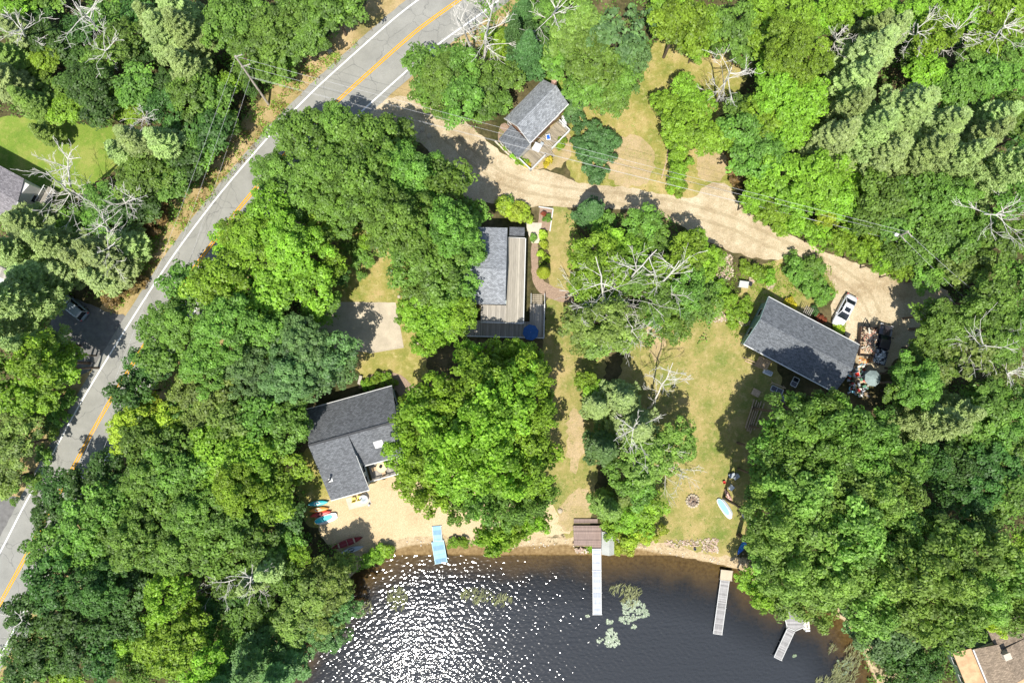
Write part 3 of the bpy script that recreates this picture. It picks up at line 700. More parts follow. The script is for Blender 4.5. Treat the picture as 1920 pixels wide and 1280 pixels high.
# --- garden shrubs
many('By', (963, 395, 20), (985, 402, 16), (945, 385, 18)); many('BR', (1020, 401, 6)); many('Bm', (1026, 409, 8), (1000, 445, 8), (950, 378, 14)); many('By', (1018, 440, 10), (1020, 458, 9), (1014, 475, 8), (1025, 485, 7))
many('Bb', (708, 712, 13), (695, 717, 12), (720, 706, 11), (735, 716, 10), (684, 722, 9)); many('Bm', (676, 490, 26), (660, 470, 24))
many('Bb', (975, 300, 9), (965, 292, 9), (955, 275, 10), (950, 262, 9), (985, 305, 8), (1070, 202, 11), (1055, 265, 9), (1050, 275, 8)); many('BG', (1030, 300, 8), (1024, 308, 7), (990, 310, 8))

for t in T: tree(*t)

# fill the woods where nothing was placed by hand
CLEAR = [[(-60, 215), (150, 225), (250, 245), (270, 300), (190, 325), (90, 360), (60, 400), (-60, 420)], DRIVE,
         [(1070, 195), (1200, 170), (1225, 60), (1420, 80), (1400, 300), (1400, 380), (1060, 360)], [(590, 430), (760, 430), (900, 420), (1060, 380), (1060, 660), (590, 740)],
         [(560, 690), (800, 690), (1120, 640), (1130, 1030), (560, 1040)], [(1190, 560), (1350, 480), (1620, 480), (1700, 720), (1640, 780), (1480, 790), (1390, 900), (1400, 1080), (1150, 1040)],
         [(x, y) for x, y in SHORE], [(90, 540), (200, 560), (250, 590), (170, 710), (90, 700)], [(920, 130), (1090, 130), (1090, 340), (920, 320)], [(1770, 1180), (1990, 1150), (1990, 1340), (1770, 1340)],
         [(-50, 920), (60, 920), (20, 1020), (-50, 1030)], [(-40, 300), (110, 330), (80, 420), (-40, 420)], [(480, 120), (560, 130), (480, 240), (440, 200)]]
def fill():
    rr = random.Random(11); cw = np.array([(p[0], p[1]) for p in CL], float)
    tx = np.array([[t[1], t[2], t[3]] for t in TREES], float); add = []
    for gy in range(-70, 1380, 44):
        for gx in range(-90, 2020, 44):
            x, y = gx + rr.uniform(-18, 18), gy + rr.uniform(-18, 18)
            a, b = np.array([x]), np.array([y])
            if segdist(a, b, CL, False)[0] < 95: continue
            if any(inside(a, b, c)[0] or segdist(a, b, c)[0] < 25 for c in CLEAR): continue
            d = np.hypot(tx[:, 0] - x, tx[:, 1] - y)
            if (d < np.maximum(tx[:, 2] * .72, 26)).any(): continue
            if any(math.hypot(x - q[1], y - q[2]) < 40 for q in add): continue
            add.append((rr.choice(['Om', 'Om', 'Od', 'Mb']), x, y, rr.uniform(34, 46)))
    return add
for t in fill(): tree(*t, None, .8)

def prune():
    gx, gy = np.meshgrid(np.arange(-40, 1961, 8), np.arange(-40, 1321, 8)); best = np.full(gx.shape, -1); hz = np.zeros(gx.shape)
    tot = []
    for i, (code, px, py, rp, g, s_, sh, rot, pr, grp) in enumerate(TREES):
        d = ((gx - px) ** 2 + (gy - py) ** 2) / (rp * .95) ** 2; m_ = d < 1; top = pr[4] * sh * (1 - .35 * d)
        q = m_ & (top > hz); hz[q] = top[q]; best[q] = i; tot.append(max(1, m_.sum()))
    vis = np.bincount(best[best >= 0].ravel(), minlength=len(TREES)) / np.array(tot)
    vin = np.bincount(best[(best >= 0) & (gx > 0) & (gx < 1920) & (gy > 0) & (gy < 1280)].ravel(), minlength=len(TREES))
    return [t for i, t in enumerate(TREES) if t[0][0] == 'B' or (vis[i] > .16 and vin[i] > 2)]
TREES[:] = prune()
def dirword(dx, dy):
    a = math.degrees(math.atan2(-dy, dx)) % 360
    return ['right of', 'above right of', 'above', 'above left of', 'left of', 'below left of', 'below', 'below right of'][int((a + 22.5) // 45) % 8]
buckets = {}
for i, t in enumerate(TREES):
    code, px, py, rp = t[:4]
    L = min(LAND, key=lambda l: math.hypot(l[1] - px, l[2] - py)); d = math.hypot(L[1] - px, L[2] - py)
    size = {'B': ('small ', '', 'broad ')[(rp > 12) + (rp > 22)]}.get(code[0], ('small ', '', 'large ')[(rp > 38) + (rp > 60)])
    buckets.setdefault((size, code, L[0], dirword(px - L[1], py - L[2])), []).append((d, i))
labels = {}
for (size, code, lm, dw), lst in buckets.items():
    for k, (d, i) in enumerate(sorted(lst)):
        base = f"{size}{CW[code[1]]} {WORDS[code[0]]} {dw} {lm}"
        labels[i] = base if len(lst) == 1 else f"{ORD[min(k, 11)]}nearest {base}"
GR = {'O': 'broadleaf trees in the woods', 'M': 'fine-leaved trees in the woods', 'P': 'pine trees in the woods', 'B': 'bushes around the yards', 'W': 'wispy trees in the woods'}
for i, (code, px, py, rp, g, s, sh, rot, pr, grp) in enumerate(TREES):
    r, cm, tm, z, h = pr
    o = thing(NAME[code[0]], labels[i], 'bush' if code[0] == 'B' else 'tree', (g.x, g.y, 0), rot, GR[code[0]])
    c = obj('crown', cm, None, o); c.location = (0, 0, z * sh); c.scale = (s, s, sh if code[0] != 'P' else sh)
    c.material_slots[0].link = 'OBJECT'; c.material_slots[0].material = LEAF[code[1]]
    t = obj('stem' if code[0] == 'B' else 'trunk', tm, None, o); t.scale = (s, s, sh)

# ------------------------------------------------------------------ dead trees
def dead_tree(bx, by, tx, ty, h, rpx, seed, label, dens=1.0, n_main=9):
    rr = random.Random(seed); g = P(bx, by); top = P(tx, ty, h); rm = rpx * mpp(h)
    o = thing('dead_tree', label, 'dead tree', (g.x, g.y, 0), 0, 'bare dead trees')
    d = top - g; b = MB(); n = 8; pts = []
    for i in range(n + 1):
        f = i / n; pts.append(Vector((d.x * f ** 1.3 + rr.uniform(-.12, .12), d.y * f ** 1.3 + rr.uniform(-.12, .12), h * f)))
    pts[0] = Vector((0, 0, -.1)); r0 = .05 + h * .011
    b.path(pts, [r0 * (1 - .8 * i / n) for i in range(n + 1)], 8); b.build('trunk', DEADBARK, o, smooth=True)
    c = None
    def limb(a, dirv, ln, rad, depth):
        m = 5; ps = [a]; dv = dirv.copy()
        for i in range(m):
            dv = (dv + Vector((rr.gauss(0, .10), rr.gauss(0, .10), rr.gauss(.02, .08)))).normalized(); ps.append(ps[-1] + dv * ln / m)
        c.path(ps, [max(.018, rad * (1 - .8 * i / m)) for i in range(m + 1)], 5)
        if depth:
            for k in range(rr.randint(3, 4)):
                i = rr.randint(1, m); dd = (dv + Vector((rr.gauss(0, .55), rr.gauss(0, .55), rr.gauss(.08, .25)))).normalized()
                limb(ps[i], dd, ln * rr.uniform(.35, .65), rad * .45, depth - 1)
    for k in range(int(n_main * dens)):
        f = rr.uniform(.3, 1); i = min(n, int(f * n)); a = k * 2.4 + rr.uniform(-.4, .4)
        dv = Vector((math.cos(a), math.sin(a), rr.uniform(.0, .6))).normalized()
        c = MB(); limb(pts[i], dv, rm * rr.uniform(.6, 1.15) * (1.4 - .7 * f), r0 * rr.uniform(.18, .34), 2); c.build('limb', DEADBARK, o)
    return o
DEADS = [(1135, 590, 1118, 480, 13, 75, 'bare grey dead tree between the two drives, branches reaching left'), (1150, 556, 1232, 468, 13, 62, 'leaning bare dead tree whose tip fans out below the driveway bend'),
         (1208, 565, 1275, 490, 12, 58, 'bare dead tree right of the split orange-barked stump'), (1128, 575, 1085, 575, 9, 62, 'low dead tree with long white branches reaching to the deck stairs'),
         (1180, 640, 1185, 610, 8, 55, 'short bare dead tree above the dry lawn strip'), (1340, 195, 1372, 128, 12, 52, 'silver dead spruce on the dry north lawn'),
         (906, 130, 925, 0, 15, 62, 'tall white dead trunk beside the road at the top'), (886, 100, 850, 20, 12, 46, 'thin white dead tree leaning over the road edge line'), (1030, 60, 1045, 10, 14, 60, 'bare white dead tree above the small cottage'),
         (1190, 812, 1183, 800, 14, 52, 'dead pine seen from above with drooping pale branches'), (1215, 765, 1262, 680, 9, 46, 'dark leaning dead tree over the dry yard'), (152, 375, 130, 285, 13, 56, 'white dead spruce on the bright left lawn'),
         (165, 380, 85, 320, 12, 62, 'fan-shaped dead tree beside the left grey roof'), (230, 465, 190, 395, 12, 52, 'bare dead tree between the left house and the road'), (240, 390, 255, 372, 10, 40, 'small dead tree right of the fan-shaped one'),
         (205, 75, 140, 5, 14, 56, 'grey dead tree leaning up left in the upper left woods'), (70, 90, 40, 45, 12, 50, 'dead tree nearest the top left corner'), (215, 110, 200, 95, 11, 40, 'small dead tree below the leaning one at upper left'),
         (295, 245, 268, 215, 9, 36, 'fine-twigged dead tree above the bright left lawn'), (1690, 105, 1722, 45, 12, 42, 'dead tree leaning right among the upper right pines'), (1756, 105, 1800, 40, 12, 50, 'pale dead tree near the top edge at right'),
         (1832, 100, 1885, 40, 13, 54, 'pale dead tree nearest the top right corner'), (1545, 115, 1570, 62, 10, 34, 'small grey dead tree left of the upper right pines'),
         (1880, 412, 1845, 400, 13, 72, 'dead tree on the right edge with wide white branches'), (1795, 655, 1850, 645, 12, 72, 'dead tree right of the loaded pickup'), (70, 1140, 40, 1165, 10, 46, 'dead tree hanging over the lower left road'),
         (400, 1095, 440, 1085, 9, 40, 'fallen looking white limb tree in the lower left woods'), (1240, 870, 1285, 885, 9, 46, 'thin dead tree above the fire pit'), (490, 1090, 470, 1080, 12, 40, 'dead topped pine left of the lake'), (210, 480, 215, 455, 11, 46, 'dead tree below the white spruce at left'), (1860, 690, 1890, 700, 10, 40, 'low dead tree at the right edge beside the woods')]
for i, (bx, by, tx, ty, h, r, lab) in enumerate(DEADS): dead_tree(bx, by, tx, ty, h * 1.22, r, 100 + i, lab, .9, 13)

# ------------------------------------------------------------------ uncountable ground cover
def scatter(name, polys, per, hmax, size, mat, holes=(), zoff=.0, label=None, pix=True, shape=1.0, clumpy=True):
    CC, NN, LL, TT = [], [], [], []
    for poly in polys:
        w = [P(x, y) for x, y in poly] if pix else poly
        xs_, ys_ = [p[0] for p in w], [p[1] for p in w]; area = (max(xs_) - min(xs_)) * (max(ys_) - min(ys_)); n = int(area * per)
        if not n: continue
        x, y = RNG.uniform(min(xs_), max(xs_), n), RNG.uniform(min(ys_), max(ys_), n); k = inside(x, y, w)
        for hp in holes:
            hw = [P(*q) for q in hp]; k &= ~inside(x, y, hw)
        if clumpy: k &= (np.sin(x * 1.7 + 2 * np.sin(y * .9)) + np.cos(y * 1.9 + 1.5 * np.sin(x * .8)) + RNG.normal(0, .7, n)) > -.5
        x, y = x[k], y[k]; m = len(x)
        if not m: continue
        q = 7; cx = np.repeat(x, q) + RNG.normal(0, size * .9, m * q); cy = np.repeat(y, q) + RNG.normal(0, size * .9, m * q)
        hh = np.repeat(RNG.uniform(.15, 1, m) * hmax, q) * RNG.uniform(.3, 1, m * q)
        sd = shore_sd(cx, cy); base = np.where(sd > -1.3, ground_z(sd), 0)
        CC.append(np.stack([cx, cy, base + hh + zoff], 1)); NN.append(np.array([0, 0, .8]) + RNG.normal(0, .5, (m * q, 3)))
        LL.append(size * RNG.uniform(.6, 1.4, m * q)); TT.append(np.repeat(RNG.uniform(.2, .8, m), q) + RNG.normal(0, .1, m * q))
    c = np.concatenate; me = quads(name, c(CC), c(NN), c(LL) * shape, c(LL) * .6, c(TT))
    return tag(obj(name, me, mat), kind='stuff')
LAKE = SHORE
WOODS = [[(-120, -90), (700, -90), (640, 60), (500, 190), (380, 330), (280, 480), (180, 640), (0, 900), (-120, 900)], [(740, -90), (2040, -90), (2040, 520), (1760, 520), (1640, 500), (1400, 390), (1400, 80), (1230, 60), (1200, 170), (1080, 200), (990, 130), (900, 250), (780, 130), (920, 30)],
         [(560, 260), (900, 260), (900, 430), (600, 440), (640, 640), (560, 760), (580, 1000), (690, 1050), (500, 1300), (-60, 1330), (60, 1100), (300, 660), (450, 440)],
         [(1700, 560), (2040, 500), (2040, 1340), (1640, 1340), (1600, 1140), (1400, 1060), (1400, 860), (1650, 760)], [(1060, 400), (1250, 410), (1370, 500), (1320, 640), (1090, 660)]]
scatter('undergrowth', WOODS, 3.2, 1.1, .30, LEAF['m'], [DRIVE, [(90, 540), (200, 560), (250, 590), (170, 710), (90, 700)], [(-60, 215), (150, 225), (250, 245), (270, 300), (90, 390), (-60, 420)]])
VERGE = [[(560, 130), (640, 95), (700, 55), (600, 150), (540, 200), (470, 290), (400, 370), (330, 450), (270, 530), (215, 590), (190, 570), (300, 430), (440, 250)], [(150, 690), (110, 760), (60, 850), (10, 940), (0, 900), (60, 800), (120, 680)]]
scatter('roadside_weeds', VERGE, 5, .5, .2, LEAF['b']); scatter('roadside_dry_weeds', VERGE, 4, .45, .18, LEAF['r'])
scatter('garden_ground_cover', [[(1330, 480), (1440, 490), (1560, 500), (1570, 550), (1450, 560), (1390, 640), (1330, 600)], [(1280, 430), (1330, 460), (1370, 480), (1320, 520), (1260, 480)], [(1012, 430), (1030, 436), (1030, 520), (1010, 520)], [(935, 230), (960, 270), (1010, 312), (985, 318), (935, 275)]], 9, .4, .16, LEAF['b'])
scatter('dry_grass_tufts', [[(1190, 600), (1380, 560), (1390, 900), (1400, 1030), (1150, 1000)], [(1090, 210), (1220, 100), (1400, 90), (1310, 360), (1080, 340)], [(640, 470), (740, 470), (750, 560), (640, 560)], [(1040, 640), (1120, 640), (1110, 1000), (1040, 1000)]], 4, .07, .10, LEAF['o'])
scatter('shore_grass', [[(840, 1012), (900, 1014), (900, 1024), (835, 1022)], [(710, 1030), (740, 1024), (735, 1040), (700, 1050)], [(1080, 1022), (1112, 1024), (1112, 1036), (1080, 1034)], [(1150, 1010), (1200, 1012), (1195, 1032), (1150, 1040)]], 30, .5, .16, LEAF['b'], shape=1.5)

def reeds(name, patches, mat, per=10, lean=(.55, .25)):
    CC, NN, LL, TT, DD = [], [], [], [], []
    for px, py, rx, ry in patches:
        c = P(px, py, WZ); a, b = rx * .075, ry * .075; n = int(a * b * 3.14 * per)
        an, rad = RNG.uniform(0, 6.28, n), np.sqrt(RNG.uniform(0, 1, n)); x, y = c.x + a * rad * np.cos(an), c.y + b * rad * np.sin(an)
        CC.append(np.stack([x, y, np.full(n, WZ + .06) + RNG.uniform(0, .1, n)], 1)); NN.append(np.array([0, 0, 1.0]) + RNG.normal(0, .25, (n, 3)))
        DD.append(np.array([lean[0], lean[1], .1]) + RNG.normal(0, .3, (n, 3))); LL.append(RNG.uniform(.5, 1.1, n)); TT.append(RNG.uniform(.2, .9, n))
    c = np.concatenate; return tag(obj(name, quads(name, c(CC), c(NN), c(LL), c(LL) * .13, c(TT), c(DD)), mat), kind='stuff')
REED = leaf('reed', (.24, .26, .14))
reeds('water_reeds', [(745, 1120, 20, 24), (893, 1115, 30, 14), (940, 1125, 20, 12), (684, 1140, 16, 14), (1165, 1105, 22, 10), (1185, 1110, 18, 12), (1180, 1125, 16, 12)], REED, 14, (.2, .5))
reeds('marsh_grass', [(1585, 1260, 26, 22), (1600, 1230, 18, 22), (1570, 1275, 24, 12), (1560, 1215, 8, 10), (1545, 1275, 18, 8)], REED, 16, (.4, .6))
def pads(name, patches):
    b = MB()
    for px, py, rx, ry, n in patches:
        c = P(px, py, WZ)
        for _ in range(n):
            a, q = random.uniform(0, 6.28), math.sqrt(random.random()); r = random.uniform(.10, .2); s = random.uniform(.2, 5.8)
            x, y, z = c.x + rx * .075 * q * math.cos(a), c.y + ry * .075 * q * math.sin(a), WZ + random.uniform(.008, .05)
            pts = [(x, y, z)] + [(x + r * math.cos(s + i * 5.7 / 8), y + r * math.sin(s + i * 5.7 / 8), z + random.uniform(-.006, .012)) for i in range(9)]
            b.add(pts, [(0, i, i + 1) for i in range(1, 9)])
    o = b.build(name, simple('lily_leaf', (.17, .225, .13), .35, .5, var=.25, scale=2)); return tag(o, kind='stuff')
pads('lily_pads', [(1190, 1142, 22, 18, 130), (1175, 1160, 14, 8, 50), (1208, 1150, 10, 8, 30), (1142, 1165, 6, 4, 10), (1146, 1193, 12, 16, 80), (1148, 1205, 14, 8, 50), (1125, 1200, 5, 5, 10), (1188, 1174, 6, 4, 10), (1102, 1155, 3, 4, 5), (1489, 1229, 3, 2, 5), (1180, 1130, 14, 10, 40), (1580, 1250, 20, 14, 40)])

# ------------------------------------------------------------------ houses
def frame(pa, pb, z):
    """local frame from two photo corners of one roof edge at height z"""
    a, b = P(*pa, z), P(*pb, z); d = b - a
    return a, math.atan2(d.y, d.x), d.length
def window(parent, c, w, h, face, rz_n, name='window'):
    """face: outward direction in local xy"""
    f = Vector((face[0], face[1], 0)); t = Vector((-f.y, f.x, 0)); c = Vector(c)
    b = MB(); ang = math.atan2(t.y, t.x)
    for s in (-1, 1):
        b.box(c + t * s * (w / 2 + .04) + f * .03, (.08, .06, h + .16), ang); b.box(c + Vector((0, 0, s * (h / 2 + .04))) + f * .03, (w, .06, .08), ang)
    o = b.build(name, TRIM, parent); MB().box(c + f * .015, (w, .02, h), ang).build('pane', GLASS, o); return o
def walls(parent, x0, x1, y0, y1, z1, mat, gable=None):
    """gable=(axis, ridge z, ridge position)"""
    b = MB(); b.prism([(x0, y0), (x1, y0), (x1, y1), (x0, y1)], -.05, z1)
    if gable:
        ax, zr, pos = gable
        if ax == 'x': b.add([(x0, y0, z1), (x0, y1, z1), (x0, pos, zr), (x1, y0, z1), (x1, y1, z1), (x1, pos, zr)], [(0, 1, 2), (3, 5, 4), (0, 2, 5, 3), (1, 4, 5, 2)])
        else: b.add([(x0, y0, z1), (x1, y0, z1), (pos, y0, zr), (x0, y1, z1), (x1, y1, z1), (pos, y1, zr)], [(0, 2, 1), (3, 4, 5), (0, 3, 5, 2), (1, 2, 5, 4)])
    return b.build('wall', mat, parent)
def ridge_cap(b, p, q): b.bar(p, q, .26, .05)

# --- A: small grey cottage (x along the long eave W->N, y to the SE is negative)
a, ang, L = frame((946, 222), (1018, 149), 3.1)
hA = thing('cottage', 'small grey-roofed cottage with sun porch and deck beside the dirt driveway', 'house', (a.x, a.y, 0), ang)
W = 4.9
walls(hA, .3, L - .3, -W + .3, -.3, 3.0, SIDING_R, ('x', 4.75, -W / 2))
b = MB(); b.slab([(0, 0, 3.1), (L, 0, 3.1), (L, -W / 2, 5.0), (0, -W / 2, 5.0)], .14); b.slab([(0, -W / 2, 5.001), (L, -W / 2, 5.001), (L, -W, 3.1), (0, -W, 3.1)], .14)
ridge_cap(b, (0, -W / 2, 5.02), (L, -W / 2, 5.02)); rf = b.build('roof', ROOF_GREY, hA)
ch = MB(); ch.box((L + .25, -W * .36, 2.65), (.5, .55, 5.3)).box((L + .25, -W * .36, 5.33), (.65, .7, .1)); ch.build('chimney', BRICK, hA)
b = MB(); b.bar((-.04, .04, 3.0), (-.04, -W / 2, 4.9), .06, .22).bar((-.04, -W / 2, 4.9), (-.04, -W - .02, 3.0), .06, .22).bar((0, -W - .05, 3.03), (L, -W - .05, 3.03), .1, .12); b.build('gutter', TRIM, hA)
MB().tube((L * .25, -W * .85, 3.3), (L * .25, -W * .85, 4.1), .09).build('vent_pipe', METAL, hA)
b = MB(); b.slab([(.02, -W * .25, 2.8), (.02, -W - .05, 2.8), (-2.45, -W - .05, 2.25), (-2.45, -W * .25, 2.25)], .1); b.build('porch_roof', ROOF_SLATE, hA)
b = MB(); b.prism([(-2.3, -W * .28), (.28, -W * .28), (.28, -W + .02), (-2.3, -W + .02)], -.05, 2.12); b.build('porch_wall', SIDING_W, hA)
for yy in (-W * .4, -W * .62, -W * .84): window(hA, (-2.31, yy, 1.4), .8, 1.0, (-1, 0), 0)
window(hA, (.29, -.8, 1.6), .8, 1.0, (-1, 0), 0); window(hA, (L * .5, -.29, 1.6), .9, 1.1, (0, 1), 0); window(hA, (L - .29, -W * .7, 1.6), .8, 1.1, (1, 0), 0)
window(hA, (L * .75, -W + .29, 1.6), .9, 1.1, (0, -1), 0)
# its deck
dk = thing('deck', 'tan wooden deck with white railing along the small cottage', 'deck', (a.x, a.y, 0), ang)
b = MB(); b.box((L * .36 - 1.0, -W - 1.2, .42), (L * .78 + 1.9, 2.3, .12)); b.build('deck_boards', DECK_TAN, dk)
b = MB(); x0, x1 = L * .36 - 1.0 - (L * .78 + 1.9) / 2, L * .36 - 1.0 + (L * .78 + 1.9) / 2
for (p, q) in (((x0, -W - 2.35), (x0 + 2.9, -W - 2.35)), ((x0 + 4.2, -W - 2.35), (x1, -W - 2.35)), ((x1, -W - 2.35), (x1, -W - .3)), ((x0, -W - 2.35), (x0, -W - .1))):
    b.bar((*p, 1.4), (*q, 1.4), .16, .05); d = Vector(q) - Vector(p); n = int(d.length / .14)
    b.bar((*p, .55), (*q, .55), .05, .06)
    for i in range(n + 1):
        t = Vector(p) + d * (i / n); b.box((t.x, t.y, .97), (.04, .04, .86) if i % 8 else (.1, .1, 1.0))
b.build('railing', TRIM, dk)
b = MB()
for i in range(3): b.box((x0 + 3.55, -W - 2.5 - .28 * i, .33 - .12 * i), (1.2, .28, .05))
b.build('step', DECK_TAN, dk)
def table(label, loc, rz, w, d, h, mat, legs=METAL, name='table', cat='table'):
    t = thing(name, label, cat, loc, rz); MB().box((0, 0, h), (w, d, .05)).build('tabletop', mat, t, bevel=.02)
    for x in (-1, 1):
        for y in (-1, 1): MB().tube((x * w * .42, y * d * .42, 0), (x * w * .42, y * d * .42, h - .03), .025).build('leg', legs, t)
    return t
def rot(p, an): return Vector((p[0] * math.cos(an) - p[1] * math.sin(an), p[0] * math.sin(an) + p[1] * math.cos(an), p[2]))
p = P(1007, 276, 1.3); table('white square table on the cottage deck corner', (p.x, p.y, .48), R(-28), 1.05, 1.15, .8, PL['white'])
p = P(1028, 257, 1.2); t = table('small table with a blue top on the cottage deck', (p.x, p.y, .48), R(10), .62, .85, .7, PL['white']); MB().box((0, 0, .735), (.44, .62, .02)).build('blue_inset', PL['blue'], t)
p = P(1016, 269, 1.2); t = thing('cooler', 'dark blue cooler box beside the white table', 'cooler', (p.x, p.y, .48), R(-28)); MB().box((0, 0, .25), (.42, .5, .5)).build('body', PL['navy'], t, bevel=.03); MB().box((0, 0, .54), (.45, .53, .07)).build('lid', PL['grey'], t, bevel=.02)
p = P(1058, 226, .8); t = thing('propane_tank', 'white propane tank beside the dark shrubs by the small cottage', 'tank', (p.x, p.y, 0), R(95)); b = MB(); b.path([(x, 0, .55) for x in (-.85, -.78, -.6, .6, .78, .85)], [.08, .25, .34, .34, .25, .08], 14); b.build('vessel', PL['white'], t, smooth=True)
for x in (-.45, .45): MB().box((x, 0, .14), (.12, .5, .28)).build('foot', METAL, t)

# --- B: house with porch roof and deck
o0 = P(868, 425, 4.6)
hB = thing('house', 'two-tone house with cool grey roof and a ribbed porch roof along its right side', 'house', (o0.x, o0.y, 0), R(-1.5))
LX = (952 - 868) * mpp(4.6); WY = 142 * mpp(4.6) + .2
walls(hB, .3, LX - .3, -WY + .3, -.3, 4.5, SIDING_W, ('x', 5.9, -WY * .57))
b = MB(); b.slab([(0, 0, 4.6), (LX, 0, 4.6), (LX, -WY * .57, 6.1), (0, -WY * .57, 6.1)], .14); b.slab([(0, -WY * .57, 6.101), (LX, -WY * .57, 6.101), (LX, -WY, 4.6), (0, -WY, 4.6)], .14); ridge_cap(b, (0, -WY * .57, 6.11), (LX, -WY * .57, 6.11)); b.build('roof', ROOF_GREY2, hB)
px0 = LX + .1; px1 = px0 + 2.35
b = MB(); b.slab([(px0, -1.1, 3.5), (px1, -1.1, 3.15), (px1, -WY - 2.3, 3.15), (px0, -WY - 2.3, 3.5)], .08); b.build('porch_roof', PORCHROOF, hB)
b = MB(); b.slab([(LX - 3.3, -WY - .02, 3.5), (px0 - .01, -WY - .02, 3.5), (px0 - .01, -WY - 2.3, 3.2), (LX - 3.3, -WY - 2.3, 3.2)], .08); b.build('porch_roof', DECKX, hB)
b = MB(); b.bar((px1 + .06, -1.1, 3.12), (px1 + .06, -WY - 2.35, 3.12), .12, .12).bar((LX - 3.3, -WY - 2.38, 3.12), (px1 + .1, -WY - 2.38, 3.12), .12, .12).bar((px0, -1.05, 3.33), (px1, -1.05, 3.12), .08, .12); b.build('gutter', TRIM, hB)
b = MB(); b.prism([(px0 - .3, -1.4), (px1 - .15, -1.4), (px1 - .15, -WY - .3), (px0 - .3, -WY - .3)], -.05, 3.05); b.build('porch_wall', SIDING_B, hB)
b = MB(); b.slab([(px0 + .15, .55, 2.5), (px1 - .1, .55, 2.5), (px1 - .1, -.7, 2.75), (px0 + .15, -.7, 2.75)], .1); b.build('entry_roof', ROOF_DARK, hB)
for x in (px0 + .3, px1 - .25): MB().tube((x, .4, 0), (x, .4, 2.45), .07).build('entry_post', TRIM, hB)
for yy in (-3, -5.5, -8): window(hB, (px1 - .15, yy, 1.6), 1.0, 1.2, (1, 0), 0)
for xx in (1.2, 3.6): window(hB, (xx, -WY + .3, 1.8), 1.1, 1.3, (0, -1), 0); window(hB, (xx, -.3, 3.2), 1.0, 1.2, (0, 1), 0)
dk = thing('deck', 'shaded grey deck with railing wrapping the house corner under a blue umbrella', 'deck', (o0.x, o0.y, 0), R(-1.5))
q = lambda px, py, z: (Matrix.Rotation(R(1.5), 3, 'Z') @ (P(px, py, z) - Vector((o0.x, o0.y, 0))))
A_, B_ = q(876, 600, .9), q(1019, 634, .9); C_ = q(994, 570, .9)
b = MB(); b.prism([(A_.x, A_.y), (B_.x, A_.y), (B_.x, B_.y), (A_.x, B_.y)], .78, .9); b.prism([(C_.x, C_.y), (B_.x, C_.y), (B_.x, A_.y + .003), (C_.x, A_.y + .003)], .78, .9); b.build('deck_boards', DECKX, dk)
b = MB()
for (p0, p1) in (((A_.x, A_.y), (A_.x, B_.y)), ((A_.x, B_.y), (B_.x, B_.y)), ((B_.x, B_.y), (B_.x, C_.y))):
    b.bar((*p0, 1.85), (*p1, 1.85), .13, .05); b.bar((*p0, 1.05), (*p1, 1.05), .05, .05); d = Vector(p1) - Vector(p0); n = max(2, int(d.length / .16))
    for i in range(n + 1):
        t = Vector(p0) + d * (i / n); b.box((t.x, t.y, 1.4), (.04, .04, .9) if i % 9 else (.1, .1, 1.0))
b.build('railing', TRIM, dk)
for i in range(5): MB().box(((C_.x + B_.x) / 2, C_.y + .16 + .30 * i, .74 - .15 * i), (1.5, .27, .05)).build('step', DECK_TAN, dk)
for sx in (C_.x + .1, B_.x): MB().bar((sx, C_.y, 1.8), (sx, C_.y + 1.5, 1.0), .1, .05).build('handrail', TRIM, dk)
p = P(995, 623, 3.0); um = thing('patio_umbrella', 'dark blue octagonal patio umbrella on the shaded deck corner', 'umbrella', (p.x, p.y, .9), .2)
b = MB(); b.lathe([(.02, 2.55), (.5, 2.38), (1.12, 2.05), (1.11, 1.98), (.5, 2.32), (.02, 2.5)], 8); b.build('canopy', simple('blue_canvas', (.035, .10, .26), .85, .1, var=.12), um)
MB().tube((0, 0, 0), (0, 0, 2.7), .025, n=8).build('pole', METAL, um); MB().lathe([(.3, 0), (.3, .06), (.05, .12)], 16).build('base', PL['black'], um)

# --- C: charcoal-roofed beach house
a, ang, L = frame((575, 767.5), (727, 725.5), 3.0)
hC = thing('beach_house', 'charcoal-roofed beach house with skylight beside the sand', 'house', (a.x, a.y, 0), ang)
W2, VR, VW, ZR = 9.4, 4.65, 12.7, 6.2; LE = L + .6; LW = 5.35
walls(hC, .4, LE - .4, -W2 + .4, -.4, 2.9, SIDING_B, ('x', 5.9, -VR)); 
b = MB(); b.prism([(.42, -W2 + .41), (LW - .3, -W2 + .41), (LW - .3, -VW + .4), (.42, -VW + .4)], -.05, 2.85)
zw = lambda v: ZR - (v - VR) * (ZR - 2.95) / (VW - VR)
b.add([(LW - .3, -VR - .5, 2.9), (LW - .3, -VW + .4, 2.85), (LW - .3, -VW + .4, zw(VW - .4) - .15), (LW - .3, -VR - .5, zw(VR + .5) - .15)], [(0, 1, 2, 3)])
b.add([(.42, -VR - .5, 2.9), (.42, -VW + .4, 2.85), (.42, -VW + .4, zw(VW - .4) - .15), (.42, -VR - .5, zw(VR + .5) - .15)], [(3, 2, 1, 0)]); b.build('wing_wall', SIDING_B, hC)
b = MB(); b.slab([(0, 0, 3.0), (LE, 0, 3.0), (LE, -VR, ZR), (0, -VR, ZR)], .15); b.slab([(LW, -VR, ZR - .002), (LE, -VR, ZR - .002), (LE, -W2, 3.0), (LW, -W2, 3.0)], .15); b.slab([(0, -VR, ZR + .02), (LW, -VR, ZR + .02), (LW, -VW, 2.95), (0, -VW, 2.95)], .15); rf = b.build('roof', ROOF_DARK, hC)
MB().bar((0, -VR, ZR + .05), (LE, -VR, ZR + .05), .28, .06).build('ridge_cap', simple('ridge_shingle', (.06, .062, .065), .9, .2), hC)
